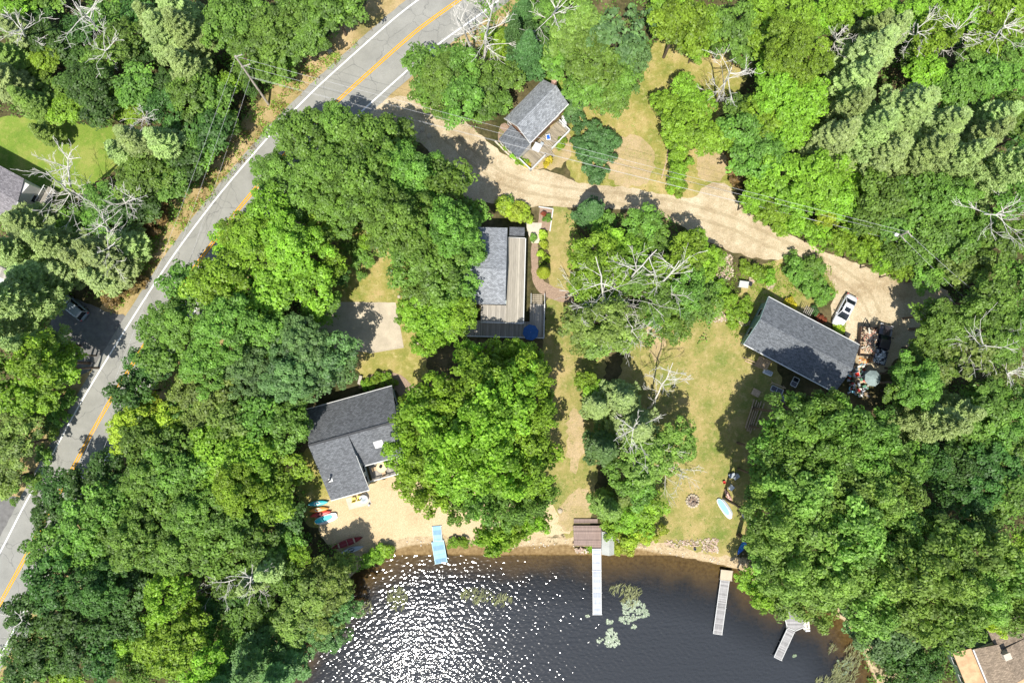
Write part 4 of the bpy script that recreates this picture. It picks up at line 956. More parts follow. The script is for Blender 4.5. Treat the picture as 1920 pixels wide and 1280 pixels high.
b = MB(); b.bar((-.02, -VW - .06, 2.86), (LW + .02, -VW - .06, 2.86), .12, .13).bar((LW + .2, -W2 - .06, 2.92), (LE, -W2 - .06, 2.92), .12, .13).bar((0, .05, 2.93), (LE, .05, 2.93), .08, .1).bar((LW + .04, -VR - 3, zw(VR + 3) - .06), (LW + .04, -VW, 2.88), .05, .14); b.build('gutter', TRIM, hC)
v = 7.0; x = 8.6; z = ZR - (v - VR) * (ZR - 3) / (W2 - VR); sl = -math.atan((ZR - 3) / (W2 - VR))
sk = MB().box((x, -v, z + .06), (1.25, 1.15, .14), 0, -sl).build('skylight', TRIM, hC, bevel=.01); MB().box((x, -v + .0, z + .138), (1.0, .9, .03), 0, -sl).build('pane', simple('white_dome', (.70, .78, .82), .2, .5), sk, bevel=.02)
v = 9.9; st = MB().tube((1.0, -v, zw(v) - .2), (1.0, -v, zw(v) + 1.5), .11, n=10).tube((1.0, -v, zw(v) + 1.5), (1.0, -v, zw(v) + 1.72), .18, n=10); st.build('stove_pipe', PL['black'], hC); MB().box((1.0, -v, zw(v) + .04), (.6, .6, .06)).build('pipe_flashing', TRIM, hC)
for yy in (-2.2, -6.6): window(hC, (LE - .4, yy, 1.7), 1.1, 1.2, (1, 0), 0)
for xx in (2.2, 6, 9.5): window(hC, (xx, -.4, 1.6), 1.1, 1.1, (0, 1), 0)
for yy in (-9.9, -11.4): window(hC, (LW - .3, yy, 1.7), .9, 1.2, (1, 0), 0)
for xx in (1.7, 3.7): window(hC, (xx, -VW + .4, 1.5), 1.2, 1.2, (0, -1), 0)
pd = thing('porch', 'white-railed porch with a tan table in the corner of the beach house', 'porch', (a.x, a.y, 0), ang)
b = MB(); b.box(((LW + LE) / 2, -W2 - 1.05, .22), (LE - LW - .2, 3.0, .12)); b.build('porch_floor', DECKX, pd)
b = MB()
for (p0, p1) in (((LW, -W2 - 2.5), (LE, -W2 - 2.5)), ((LE, -W2 - 2.5), (LE, -W2 + .3))):
    b.bar((*p0, 1.15), (*p1, 1.15), .15, .06); d = Vector(p1) - Vector(p0); n = int(d.length / .16)
    for i in range(n + 1):
        t = Vector(p0) + d * (i / n); b.box((t.x, t.y, .7), (.04, .04, .86) if i % 8 else (.1, .1, .9))
b.build('railing', TRIM, pd)
tp = Vector((a.x, a.y, 0)) + rot((LW + 2.0, -W2 - 1.0, .28), ang)
t = thing('round_table', 'round tan table on the beach house porch', 'table', tp); MB().lathe([(.02, .70), (.72, .70), (.75, .73), (.72, .76), (.02, .76)], 24).build('tabletop', PL['tan'], t); MB().tube((0, 0, 0), (0, 0, .7), .05).lathe([(.3, 0), (.3, .04), (.05, .08)], 12).build('pedestal', METAL, t)
t = tag(MB().lathe([(.02, 0), (.2, .02), (.22, .18), (.18, .2), (.02, .1)], 14).build('planter', PL['black'], None, (tp.x - .1, tp.y + .1, tp.z + .765)), 'dark planter standing on the round tan table', 'planter')
def chair(label, loc, rz, mat, group=None, w=.5):
    t = thing('chair', label, 'chair', loc, rz, group); MB().box((0, 0, .42), (w, w, .05)).build('seat', mat, t, bevel=.015); MB().box((0, w / 2, .7), (w, .05, .55), 0, R(-12)).build('backrest', mat, t, bevel=.015)
    for x in (-1, 1):
        for y in (-1, 1): MB().tube((x * w * .44, y * w * .44, 0), (x * w * .44, y * w * .44, .41), .025).build('leg', mat, t)
    return t
for k, (an, lab, mt) in enumerate(((0, 'brown chair on the right of the round porch table', WOOD), (90, 'white chair above the round porch table', PL['white']), (180, 'brown chair on the left of the round porch table', WOOD), (270, 'brown chair below the round porch table', WOOD))):
    d = rot((1.0, 0, 0), R(an) + ang); chair(lab, tp + d, R(an) + ang - R(90), mt, 'chairs round the porch table')
p = Vector((a.x, a.y, 0)) + rot((LE - 1.5, -W2 - 1.0, .28), ang); chair('white lounge chair at the right end of the beach house porch', p, ang + .4, PL['white'], None, .95)
p = P(663, 936, .5); chair('yellow seat nearest the corner of the patio slab', (p.x, p.y, .035), R(190), PL['yellow'], 'yellow chairs on the patio slab', .55)
p = P(673, 933, .5); chair('yellow seat next to the white round chair on the patio slab', (p.x, p.y, .035), R(190), PL['yellow'], 'yellow chairs on the patio slab', .55)
p = P(682, 935, .5); t = thing('round_chair', 'white ring-shaped chair on the patio slab', 'chair', (p.x, p.y, .035), .4)
b = MB(); b.path([(.52 * math.cos(i * .4488), .52 * math.sin(i * .4488), .45 + .3 * max(0, math.sin(i * .4488))) for i in range(15)], [.09] * 15, 8); b.build('frame', PL['white'], t, smooth=True)
MB().lathe([(.02, .28), (.3, .33), (.5, .48), (.5, .52), (.28, .38), (.02, .33)], 18).build('seat', PL['grey'], t, smooth=True); MB().tube((0, 0, 0), (0, 0, .3), .06).lathe([(.33, 0), (.33, .04), (.06, .07)], 14).build('base', PL['white'], t)
p = P(692, 946, .2); tag(MB().lathe([(.1, 0), (.16, .02), (.16, .4), (.14, .42)], 12).build('bucket', PL['grey'], None, (p.x, p.y, .02)), 'small grey bucket on the sand beside the patio slab', 'bucket')

# --- D: slate-roofed house on the right
a, ang, L = frame((1441, 556.6), (1611.7, 647), 3.3)
hD = thing('house', 'long dark slate-roofed house with teal siding beside the white sedan', 'house', (a.x, a.y, 0), ang)
W = 100 * mpp(3.3); ZR = 4.7
walls(hD, .45, L - .45, -W + .45, -.45, 3.15, SIDING_T, ('x', 4.4, -W / 2))
b = MB(); b.slab([(0, 0, 3.3), (L, 0, 3.3), (L, -W / 2, ZR), (0, -W / 2, ZR)], .15); b.slab([(0, -W / 2, ZR + .001), (L, -W / 2, ZR + .001), (L, -W, 3.3), (0, -W, 3.3)], .15); ridge_cap(b, (0, -W / 2, ZR + .02), (L, -W / 2, ZR + .02)); b.build('roof', ROOF_SLATE, hD)
b = MB(); b.bar((0, -W - .07, 3.22), (L, -W - .07, 3.22), .13, .14).bar((0, .06, 3.22), (L, .06, 3.22), .09, .12); b.build('gutter', TRIM, hD)
b = MB(); b.bar((-.03, 0, 3.2), (-.03, -W / 2, ZR - .1), .05, .2).bar((-.03, -W / 2, ZR - .1), (-.03, -W, 3.2), .05, .2); b.build('fascia', SIDING_T, hD)
MB().tube((L * .5, -1.0, 3.5), (L * .5, -1.0, 4.2), .06).build('vent_pipe', METAL, hD)
for yy in (-2, -5): window(hD, (.45, yy, 1.6), 1.0, 1.1, (-1, 0), 0)
for xx in (2, 5, 9, 12): window(hD, (xx, -.45, 1.7), 1.1, 1.1, (0, 1), 0); window(hD, (xx, -W + .45, 1.7), 1.1, 1.1, (0, -1), 0)
aD, angD, LD, WD = a, ang, L, W
def atD(x, y, z=0): return Vector((aD.x, aD.y, 0)) + rot((x, y, z), angD)
st = thing('back_stairs', 'dark wooden back stairs below the slate roof gutter', 'stairs', atD(5.0, -W + .3), ang)
for i in range(6): MB().box((-.25 * i, -.9, .95 - .16 * i), (.26, 1.3, .05)).build('step', WOOD, st)
for yy in (-.2, -1.6): MB().bar((.2, yy, 1.0), (-1.4, yy, .1), .05, .2).build('stringer', WOOD, st)
for k, (dx, dy, ln, da) in enumerate(((3.2, -1.6, 3.2, .1), (3.6, -1.95, 3.0, .06))):
    p = atD(dx, -W - .0 + dy + .6); tag(MB().box((0, 0, .09), (ln, .14, .14)).build('timber', WOOD, None, p, ang + da), ['long timber nearest the slate house, beside its back stairs', 'long timber second from the slate house, near the white tub'][k], 'timber', 'timbers behind the slate house')
p = P(1440, 698, .4); t = thing('tub', 'white bath tub lying on the shaded grass behind the slate house', 'tub', (p.x, p.y, 0), R(-24)); b = MB(); b.box((0, 0, .28), (1.35, .72, .5)); b.build('shell', PL['white'], t, bevel=.15); MB().box((0, 0, .505), (1.05, .48, .06)).build('basin', PL['grey'], t, bevel=.02)
def old_window(label, px, py, rz, w, h, tilt=0):
    p = P(px, py, .2); t = thing('window_frame', label, 'window frame', (p.x, p.y, .12), rz, 'old windows behind the slate house'); b = MB()
    for s in (-1, 1): b.box((s * w / 2, 0, 0), (.09, h, .06)); b.box((0, s * h / 2, 0), (w - .09, .09, .06))
    b.box((0, 0, 0), (.06, h - .09, .05)); b.build('frame', TRIM, t); MB().box((0, 0, -.01), (w - .1, h - .1, .015)).build('pane', GLASS, t); return t
old_window('white double window frame lying flat behind the slate house', 1457, 731, R(-24), 1.7, .75)
old_window('teal-edged window frame standing nearest the slate gutter', 1491, 716, R(62), 1.3, .85)
old_window('grey window frame half hidden by the oak leaves', 1470, 747, R(35), 1.1, .7)
p = P(1458, 722, .4); t = thing('sawhorse', 'dark sawhorse bench behind the slate house', 'sawhorse', (p.x, p.y, 0), R(-22)); MB().box((0, 0, .75), (2.1, .14, .12)).build('beam', WOOD, t)
for x in (-.9, .9):
    for s in (-1, 1): MB().bar((x, 0, .72), (x, s * .35, 0), .07, .07).build('leg', WOOD, t)
p = P(1418, 736, .7); t = table('square brown tabletop on legs behind the slate house', (p.x, p.y, 0), R(-28), 1.15, .95, .6, WOOD, WOOD)
for k in range(6):
    x0, y0, x1, y1 = [(1415, 748, 1399, 803), (1420, 750, 1401, 808), (1424, 754, 1404, 808), (1429, 752, 1406, 812), (1434, 756, 1412, 806), (1412, 760, 1396, 800)][k]
    A, B = P(x0, y0, .3), P(x1, y1, .3); mid = (A + B) / 2; an = math.atan2((B - A).y, (B - A).x)
    tag(MB().box((0, 0, .1 + .02 * k), ((B - A).length, .13, .16)).build('fence_post', WOOD, None, (mid.x, mid.y, .0 if k < 4 else .18), an + k * .01),
        ['first brown post from the left in the lumber pile below the square table', 'second brown post from the left in the lumber pile', 'third brown post from the left in the lumber pile', 'fourth brown post from the left in the lumber pile', 'rightmost brown post, set apart in the lumber pile', 'short outermost left post of the lumber pile'][k], 'post', 'lumber pile under the oak')
p = P(1395, 533, .9); t = thing('garden_box', 'small pale grey storage box in the overgrown garden', 'storage box', (p.x, p.y, 0), R(-8)); MB().box((0, 0, .4), (1.15, .72, .8)).build('body', SIDING_W, t); b = MB(); b.slab([(-.65, -.45, .82), (.65, -.45, .82), (.65, .45, .98), (-.65, .45, .98)], .05); b.build('lid', concrete('grey_lid', (.45, .46, .42)), t)
p = P(1407, 532, .5); chair('dark grey chair beside the pale storage box', (p.x, p.y, .02), R(70), PL['black'], None, .55)
p = P(1514, 583, 1.8); t = thing('arbor', 'grey wooden arbor against the slate house front', 'arbor', (p.x, p.y, 0), R(-28))
for x in (-.5, .5):
    for y in (-.3, .3): MB().box((x, y, 1.0), (.08, .08, 2.0)).build('post', POLEWOOD, t)
for i in range(5): MB().box((-.5 + .25 * i, 0, 2.06), (.06, 1.1, .1)).build('slat', POLEWOOD, t)

# --- E: brown-roofed house bottom right
a, ang, _ = frame((1788, 1224.7), (1817, 1213), 3.0)
hE = thing('house', 'brown-roofed house with bare plywood porch roof in the bottom right corner', 'house', (a.x, a.y, 0), ang)
walls(hE, .4, 13.5, -8.6, -.35, 2.9, SIDING_G)
b = MB(); b.slab([(0, 0, 2.9), (2.3, 0, 3.35), (2.3, -9, 3.35), (0, -9, 2.9)], .12); b.build('porch_roof', PLYWOOD, hE)
b = MB(); b.prism([(2.5, -.5), (13.5, -.5), (13.5, -5.2), (2.5, -5.2)], 2.91, 3.9); b.build('upper_wall', SIDING_W, hE)
b = MB(); b.slab([(2.25, .15, 3.95), (5.1, .15, 5.0), (5.1, -5.6, 5.0), (2.25, -5.6, 3.95)], .13); b.slab([(5.1, -1.0, 4.6), (9.5, -1.0, 4.0), (9.5, -5.6, 4.0), (5.1, -5.6, 4.6)], .13); b.slab([(4.9, 1.8, 4.1), (10, 1.8, 3.7), (10, -.95, 3.9), (4.9, -.95, 4.3)], .13); b.build('roof', ROOF_BROWN, hE)
b = MB(); b.slab([(2.6, -5.65, 3.4), (13, -5.65, 3.4), (13, -9, 2.9), (2.6, -9, 2.9)], .12); b.build('lower_roof', PLYWOOD, hE)
b = MB(); b.bar((2.22, .1, 3.9), (2.22, -9, 3.9), .16, .14); b.bar((2.6, -3.4, 3.7), (3.3, -9, 3.7), .12, .1); b.build('gutter', TRIM, hE)
p_ = (5.3, -1.4); MB().box((p_[0], p_[1], 4.4), (.85, .75, 2.2)).box((p_[0], p_[1], 5.53), (.95, .85, .1)).build('chimney', PATIO, hE)
for xx in (1.0, 2.6, 4.0): window(hE, (xx, -.35, 1.7), .9, 1.0, (0, 1), 0)
for yy in (-2, -4.5): window(hE, (.4, yy, 1.6), 1.0, 1.1, (-1, 0), 0)

# --- F: purple-grey roof on the left
a, ang, L = frame((-75, 270), (68, 347.5), 4.2)
hF = thing('house', 'old purple-grey roofed house cut by the left edge below the bright lawn', 'house', (a.x, a.y, 0), ang)
walls(hF, .4, L - 1.0, -5.6, -.4, 4.0, SIDING_W, ('x', 4.8, -3))
b = MB(); b.slab([(0, 0, 4.2), (L - 1.9, 0, 4.2), (L - .5, -3, 5.0), (0, -3, 5.0)], .14); b.slab([(0, -3, 5.001), (L - .5, -3, 5.001), (L - .7, -6.2, 4.1), (0, -6.2, 4.1)], .14); b.build('roof', ROOF_OLD, hF)
b = MB(); b.bar((L - .45, -3, 4.95), (L - .65, -6.25, 4.05), .07, .16); b.build('fascia', TRIM, hF)
MB().box((L - 3.6, -4.6, 4.75), (1.3, .8, .5)).build('skylight', PL['black'], hF)
for yy in (-2, -4.5): window(hF, (L - 1.0, yy, 1.8), 1.0, 1.1, (1, 0), 0)
p = P(88, 368, 1.0); t = thing('back_landing', 'white railed landing beside the purple-grey roof', 'landing', (p.x, p.y, 0), ang); MB().box((0, 0, .8), (1.3, 2.6, .1)).build('platform', DECKX, t); b = MB()
for x in (-.62, .62):
    b.bar((x, -1.3, 1.7), (x, 1.3, 1.7), .09, .06)
    for k in range(9): b.box((x, -1.25 + .31 * k, 1.27), (.05, .05, .84))
b.build('railing', TRIM, t)
a, ang, L = frame((-60, 470), (32, 515), 2.6); t = thing('shed', 'weathered grey shed at the left edge among pines', 'shed', (a.x, a.y, 0), ang); walls(t, .2, L - .2, -2.6, -.2, 2.4, SIDING_W); b = MB(); b.slab([(0, 0, 2.6), (L, 0, 2.6), (L, -2.8, 2.2), (0, -2.8, 2.2)], .1); b.build('roof', DECKX, t); MB().box((L - 1.2, -.19, 1.0), (.9, .04, 1.9)).build('door', TRIM, t)

# ------------------------------------------------------------------ cars
def wheel(parent, x, y, r=.33):
    s = 1 if y > 0 else -1
    o = MB().tube((x, y - .11, r), (x, y + .11, r), r, n=20).build('wheel', BLACK, parent); MB().tube((x, y + s * .10, r), (x, y + s * .125, r), r * .62, n=14).build('rim', METAL, o)
def car(name, label, loc, rz, mat, L=4.75, Wd=1.82, hood=.82, deck=.95, roof=1.44, gh=(-1.75, -.95, .40, 1.25), roofmat=None, sunroof=False, suv=False):
    t = thing(name, label, 'car', loc, rz); h = L / 2; rings = []
    for x, w, zt in ((-h, .70, .72), (-h + .12, .86, deck - .05), (-h + .6, .97, deck), (-1.2, 1.0, deck), (0, 1.0, .93), (1.1, 1.0, .93), (h - 1.0, .97, hood + .07), (h - .35, .92, hood), (h - .08, .80, hood - .12), (h, .62, .55)):
        y = w * Wd / 2; rings.append([(x, -y, .30), (x, -y * 1.0, .55), (x, -y * .97, zt - .12), (x, -y * .86, zt), (x, 0, zt + .03), (x, y * .86, zt), (x, y * .97, zt - .12), (x, y, .55), (x, y, .30)])
    b = MB(); b.loft(rings); b.build('body', mat, t, smooth=True)
    x0, x1, x2, x3 = gh; wb, wr = Wd / 2 * .86, Wd / 2 * .68; zb = .93; g = MB()
    g.loft([[(x0, -wb, zb), (x0, wb, zb), (x0 + .02, wb, zb + .01), (x0 + .02, -wb, zb + .01)], [(x1, -wb, zb), (x1, wb, zb), (x1, wr, roof - .03), (x1, -wr, roof - .03)], [(x2, -wb, zb), (x2, wb, zb), (x2, wr, roof - .03), (x2, -wr, roof - .03)], [(x3, -wb, zb), (x3, wb, zb), (x3 - .02, wb, zb + .01), (x3 - .02, -wb, zb + .01)]]); g.build('glass', GLASS, t)
    b = MB(); rr_ = []
    for x, k, dz in ((x1 - .05, .9, -.03), (x1 + .15, 1.0, .02), ((x1 + x2) / 2, 1.03, .05), (x2 - .1, 1.0, .02), (x2 + .06, .92, -.03)): rr_.append([(x, -wr * k * 1.04, roof - .04 + dz * .3), (x, -wr * k * .8, roof + dz), (x, wr * k * .8, roof + dz), (x, wr * k * 1.04, roof - .04 + dz * .3)])
    b.loft(rr_)
    for s in (-1, 1):
        b.bar((x3 - .03, s * wb, zb), (x2, s * wr, roof - .01), .07, .05); b.bar((x0 + .03, s * wb, zb), (x1, s * wr, roof - .01), .09, .05); b.bar(((x1 + x2) / 2 + .1, s * wb * 1.01, zb), ((x1 + x2) / 2 + .1, s * wr * 1.02, roof - .02), .07, .03)
    b.build('roof', roofmat or mat, t, smooth=False)
    if sunroof: MB().box((x2 - .45, 0, roof + .055), (.62, .78, .02)).build('sunroof', GLASS, t, bevel=.008)
    for x in (-L * .29, L * .30):
        for s in (-1, 1): wheel(t, x, s * (Wd / 2 - .10))
    for s in (-1, 1):
        MB().box((h - .22, s * Wd * .33, .66), (.34, .36, .13), s * -.35).build('headlight', simple('lamp_lens', (.6, .62, .65), .15, .6), t, bevel=.03); MB().box((-h + .10, s * Wd * .34, .74), (.18, .4, .14), s * .2).build('taillight', PL['red'], t, bevel=.03)
        MB().box((x3 - .35, s * (Wd / 2 + .08), .98), (.16, .2, .12)).build('mirror', mat, t, bevel=.03)
    return t
WHITEPAINT, SILVER, DARKPAINT = carpaint('car_white', (.62, .63, .64)), carpaint('car_silver_blue', (.26, .33, .40)), carpaint('car_dark', (.045, .038, .04))
p = P(1584, 582, .7); car('sedan', 'white sedan with dark sunroof parked on the dirt drive', (p.x, p.y, .028), math.atan2(-(612 - 553), 1568 - 1600), WHITEPAINT, sunroof=True)
p = P(137, 576, .8); car('hatchback', 'silver blue hatchback in the shade of the pines beside the road', (p.x, p.y, .028), math.atan2(-(555 - 596), 113 - 163), SILVER, L=4.3, gh=(-2.05, -1.75, .35, 1.0), roof=1.6, deck=.98, roofmat=carpaint('car_silver_roof', (.32, .37, .40)))
# pickup
p = P(1653, 645, .8); angp = math.atan2(685 - 603, 1664 - 1641); t = thing('pickup_truck', 'dark pickup truck with a heaped load beside the trailer', 'truck', (p.x, p.y, .028), angp)
b = MB(); rings = []
for x, w, zt in ((-2.85, .9, 1.0), (-2.7, .98, 1.05), (-.9, 1.0, 1.05), (.9, 1.0, 1.08), (1.2, 1.0, 1.1), (2.3, .97, 1.05), (2.72, .9, .98), (2.85, .78, .7)): y = w * .98; rings.append([(x, -y, .42), (x, -y, .75), (x, -y * .96, zt - .08), (x, -y * .88, zt), (x, 0, zt + .03), (x, y * .88, zt), (x, y * .96, zt - .08), (x, y, .75), (x, y, .42)])
b.loft(rings); b.build('body', DARKPAINT, t, smooth=True)
g = MB(); g.loft([[(-.75, -.84, 1.06), (-.75, .84, 1.06), (-.62, .68, 1.72), (-.62, -.68, 1.72)], [(1.35, -.84, 1.06), (1.35, .84, 1.06), (.6, .66, 1.72), (.6, -.66, 1.72)]]); g.build('glass', GLASS, t)
b = MB(); b.box((-.02, 0, 1.77), (1.28, 1.38, .09)); b.build('cab_roof', DARKPAINT, t, bevel=.04)
b = MB()
for s in (-1, 1): b.box((-1.85, s * .88, 1.2), (1.95, .09, .32))
b.box((-2.82, 0, 1.2), (.09, 1.85, .32)); b.build('bed_side', DARKPAINT, t, bevel=.02)
for x in (-1.75, 1.85):
    for s in (-1, 1): wheel(t, x, s * .86, .39)
for s in (-1, 1): MB().box((2.72, s * .72, .85), (.2, .36, .2)).build('headlight', simple('truck_lens', (.5, .5, .5), .2, .5), t); MB().box((1.15, s * 1.06, 1.2), (.14, .22, .2)).build('mirror', DARKPAINT, t)
def heap(name, label, cat, loc, rz, lx, ly, z0, hh, n, mats, size, mode, kind=None):
    """one heap of loose scraps in mixed materials"""
    rr = random.Random(len(name) * 13 + n); me_all = MB(); idx = []
    for i in range(n):
        x, y = rr.uniform(-lx, lx), rr.uniform(-ly, ly); z = z0 + hh * (1 - (x / lx) ** 2 * .6) * (1 - (y / ly) ** 2 * .6) * rr.uniform(.2, 1); f0 = len(me_all.f)
        if mode == 'stick': me_all.box((x * .8, y * .7, z), (size * rr.uniform(.6, 2.2), rr.uniform(.05, .14), rr.uniform(.03, .09)), rr.uniform(0, 3.14), rr.uniform(-.3, .3), rr.uniform(-.3, .3))
        elif mode == 'rock':
            q = [Vector((rr.gauss(0, 1), rr.gauss(0, 1), rr.gauss(0, 1))).normalized() for _ in range(1)]; s = size * rr.uniform(.5, 1.4)
            me_all.lathe([(s * .25, -.3 * s), (s * .55, -.1 * s), (s * rr.uniform(.4, .6), .18 * s), (s * .2, .33 * s)], 7, (x, y, z))
        else: me_all.box((x, y, z), (size * rr.uniform(.4, 1.3), size * rr.uniform(.4, 1.3), size * rr.uniform(.2, .9)), rr.uniform(0, 3.14), rr.uniform(-.6, .6), rr.uniform(-.6, .6))
        idx += [i % len(mats)] * (len(me_all.f) - f0)
    o = me_all.build(name, mats[0], None, loc, rz)
    for m_ in mats[1:]: o.data.materials.append(m_)
    o.data.polygons.foreach_set('material_index', idx); return tag(o, label, cat, kind=kind)
q_ = P(1645, 660, 1.2); heap('truck_load', 'heaped load of white and black rubbish bags in the pickup bed', 'rubbish', (p.x, p.y, .03), angp, .01, .01, 0, 0, 1, [PL['black']], .01, 'box').hide_render = False
bpy.data.objects.remove(bpy.data.objects['truck_load'])
pl = Vector((p.x, p.y, .03)) + rot((-1.85, 0, 0), angp)
heap('truck_load', None, None, pl, angp, .95, .78, 1.12, .5, 190, [PL['white'], PL['black'], PL['grey'], PL['black'], PL['white'], PL['grey']], .26, 'box', 'stuff')
# trailer
p = P(1625, 640, .8); angt = math.atan2(668 - 612, 1628 - 1617) + .12; t = thing('utility_trailer', 'open utility trailer full of scrap wood behind the slate house', 'trailer', (p.x, p.y, .028), angt)
MB().box((0, 0, .62), (4.0, 2.1, .1)).build('bed', WOOD, t)
for s in (-1, 1): MB().box((0, s * 1.07, .95), (4.0, .06, .62)).build('side_panel', simple('rusty_steel', (.14, .09, .07), .8, .2), t); MB().box((s * 2.03, 0, .95), (.06, 2.2, .62)).build('end_panel', PL['black'], t); wheel(t, -.2, s * 1.22, .34)
MB().bar((2.0, .5, .6), (3.1, 0, .55), .08, .1).bar((2.0, -.5, .6), (3.1, 0, .55), .08, .1).build('tongue', BLACK, t); MB().box((-.2, 0, .42), (.1, 2.3, .1)).build('axle', METAL, t)
heap('scrap_wood', None, None, p, angt, 1.75, .95, .68, .5, 120, [simple('scrap_pale', (.52, .43, .31), .8, .1), PL['cream'], WOOD, simple('scrap_pink', (.48, .25, .18), .8, .1), BARK], .75, 'stick', 'stuff')
p = P(1610, 712, .4); heap('junk_pile', None, None, (p.x, p.y, 0), 0, 1.5, 2.3, .1, .6, 110, [PL['white'], PL['grey'], PL['skyblue'], PL['black'], WOOD, PL['black'], PL['cream'], PL['green'], BARK, PL['grey'], PL['red']], .36, 'box', 'stuff')
p = P(1608, 702, 1.0); t = thing('plastic_bin', 'bright red plastic tub on the junk pile beside the slate house', 'tub', (p.x, p.y, .5), .3); MB().box((0, 0, .2), (.78, .7, .4)).build('body', PL['white'], t, bevel=.04); MB().box((0, 0, .41), (.62, .54, .05)).build('lid', plastic('bright_red', (.75, .05, .03)), t, bevel=.02)
p = P(1637, 709, 1.9); um = thing('grey_umbrella', 'faded grey-green umbrella standing over the junk pile', 'umbrella', (p.x, p.y, 0), .3); b = MB(); b.lathe([(.02, 2.35), (.55, 2.18), (1.15, 1.8), (1.14, 1.75), (.55, 2.12), (.02, 2.3)], 8); b.build('canopy', simple('faded_canvas', (.24, .30, .29), .9, .1), um); MB().tube((0, 0, 0), (0, 0, 2.45), .025, n=8).build('pole', METAL, um)
p = P(1621, 678, .3); heap('brush_scraps', None, None, (p.x, p.y, 0), 0, .8, .8, .05, .3, 40, [WOOD, PL['orange'], PL['cream']], .3, 'stick', 'stuff')

# ------------------------------------------------------------------ boats and boards
def kayak(name, label, cat, px, py, rz, L, Wd, mat, z=0.02, group=None, open_=False, deckmat=None, h=.32):
    p = P(px, py, .3); t = thing(name, label, cat, (p.x, p.y, z), rz, group); n = 13; b = MB(); rings = []
    for i in range(n):
        f = -1 + 2 * i / (n - 1); w = max(.015, Wd / 2 * (1 - abs(f) ** 2.4)); x = f * L / 2; up = .12 * f * f
        rings.append([(x, -w * .98, h * .75 + up), (x, -w * .8, h * .25 + up), (x, 0, .0 + up * 1.2), (x, w * .8, h * .25 + up), (x, w * .98, h * .75 + up)] + ([(x, w * .9, h * .72 + up), (x, w * .62, .1 + up), (x, 0, .05 + up * 1.2), (x, -w * .62, .1 + up), (x, -w * .9, h * .72 + up)] if open_ else [(x, w * .6, h * .95 + up), (x, 0, h * 1.05 + up), (x, -w * .6, h * .95 + up)]))
    b.loft(rings); b.build('hull', mat, t, smooth=True)
    if open_:
        for x in (-L * .27, L * .22): MB().box((x, 0, h * .72), (.22, Wd * .85, .03)).build('seat', WOOD, t)
        MB().box((0, 0, h * .78), (.06, Wd * .95, .04)).build('thwart', WOOD, t)
    else:
        MB().lathe([(.02, 0), (.95, 0), (1.0, .04), (.9, .06), (.7, -.02), (.02, -.03)], 18).build('cockpit', deckmat or PL['black'], t, (-.1, 0, h * 1.0)).scale = (.45, Wd * .36, 1)
    return t
def board(label, px, py, rz, L, Wd, mat, padmat, z=.1, group=None):
    p = P(px, py, z); t = thing('paddleboard', label, 'paddleboard', (p.x, p.y, z), rz, group)
    def outline(k): return [(k * L / 2 * math.copysign(abs(math.cos(a)) ** .8, math.cos(a)), k * Wd / 2 * math.copysign(abs(math.sin(a)) ** .75, math.sin(a))) for a in [i * 2 * math.pi / 40 for i in range(40)]]
    MB().prism(outline(1), 0, .12).build('deck', mat, t, bevel=.03); q = [(x - L * .09, y) for x, y in outline(.78)]; MB().prism(q, .1, .128).build('grip_pad', padmat, t)
    MB().box((-L * .43, 0, -.08), (.2, .02, .18)).build('fin', PL['black'], t); return t
kayak('kayak', 'topmost teal and white kayak in the row beside the beach house', 'kayak', 596, 943, R(8), 3.0, .75, PL['teal'], deckmat=PL['white'], group='kayaks by the beach house')
kayak('kayak', 'orange kayak second in the row beside the beach house', 'kayak', 598, 955, R(8), 2.8, .75, PL['orange'], deckmat=PL['cream'], group='kayaks by the beach house')
kayak('kayak', 'red kayak between the orange kayak and the turquoise board', 'kayak', 601, 963, R(14), 3.1, .75, PL['red'], group='kayaks by the beach house')
board('turquoise paddleboard lowest in the row by the beach house', 611, 971, R(20), 3.25, .95, PL['white'], PL['turquoise'], .25)
board('pale grey board lying under the turquoise paddleboard', 614, 974, R(19), 3.0, .8, PL['white'], PL['cream'], .05)
kayak('canoe', 'dark red open canoe in dappled shade on the sand', 'canoe', 651, 1017, R(20), 4.6, .95, plastic('dark_red', (.28, .035, .04)), open_=True, h=.42)
kayak('kayak', 'grey-green kayak below the red canoe', 'kayak', 660, 1030, R(16), 3.4, .75, PL['grey'])
board('pale blue and white paddleboard on the grass by the right oaks', 1358, 953, R(-56), 3.3, .95, PL['white'], PL['skyblue'], .16)
board('grey board lying under the pale blue paddleboard', 1362, 951, R(-57), 2.7, .8, PL['grey'], PL['grey'], .02)
kayak('kayak', 'faded pink kayak above the pale blue paddleboard', 'kayak', 1366, 930, R(-62), 2.3, .6, PL['pink'])
kayak('kayak', 'blue kayak half under the oaks near the shore', 'kayak', 1394, 1022, R(56), 3.0, .75, PL['blue'], deckmat=PL['teal'])
board('white board under the oak edge right of the paddleboards', 1404, 975, R(-45), 2.6, .6, PL['white'], PL['cream'], .1)
kayak('kayak', 'yellow kayak under the dead pine branches', 'kayak', 1217, 797, R(20), 2.2, .7, PL['yellow'])
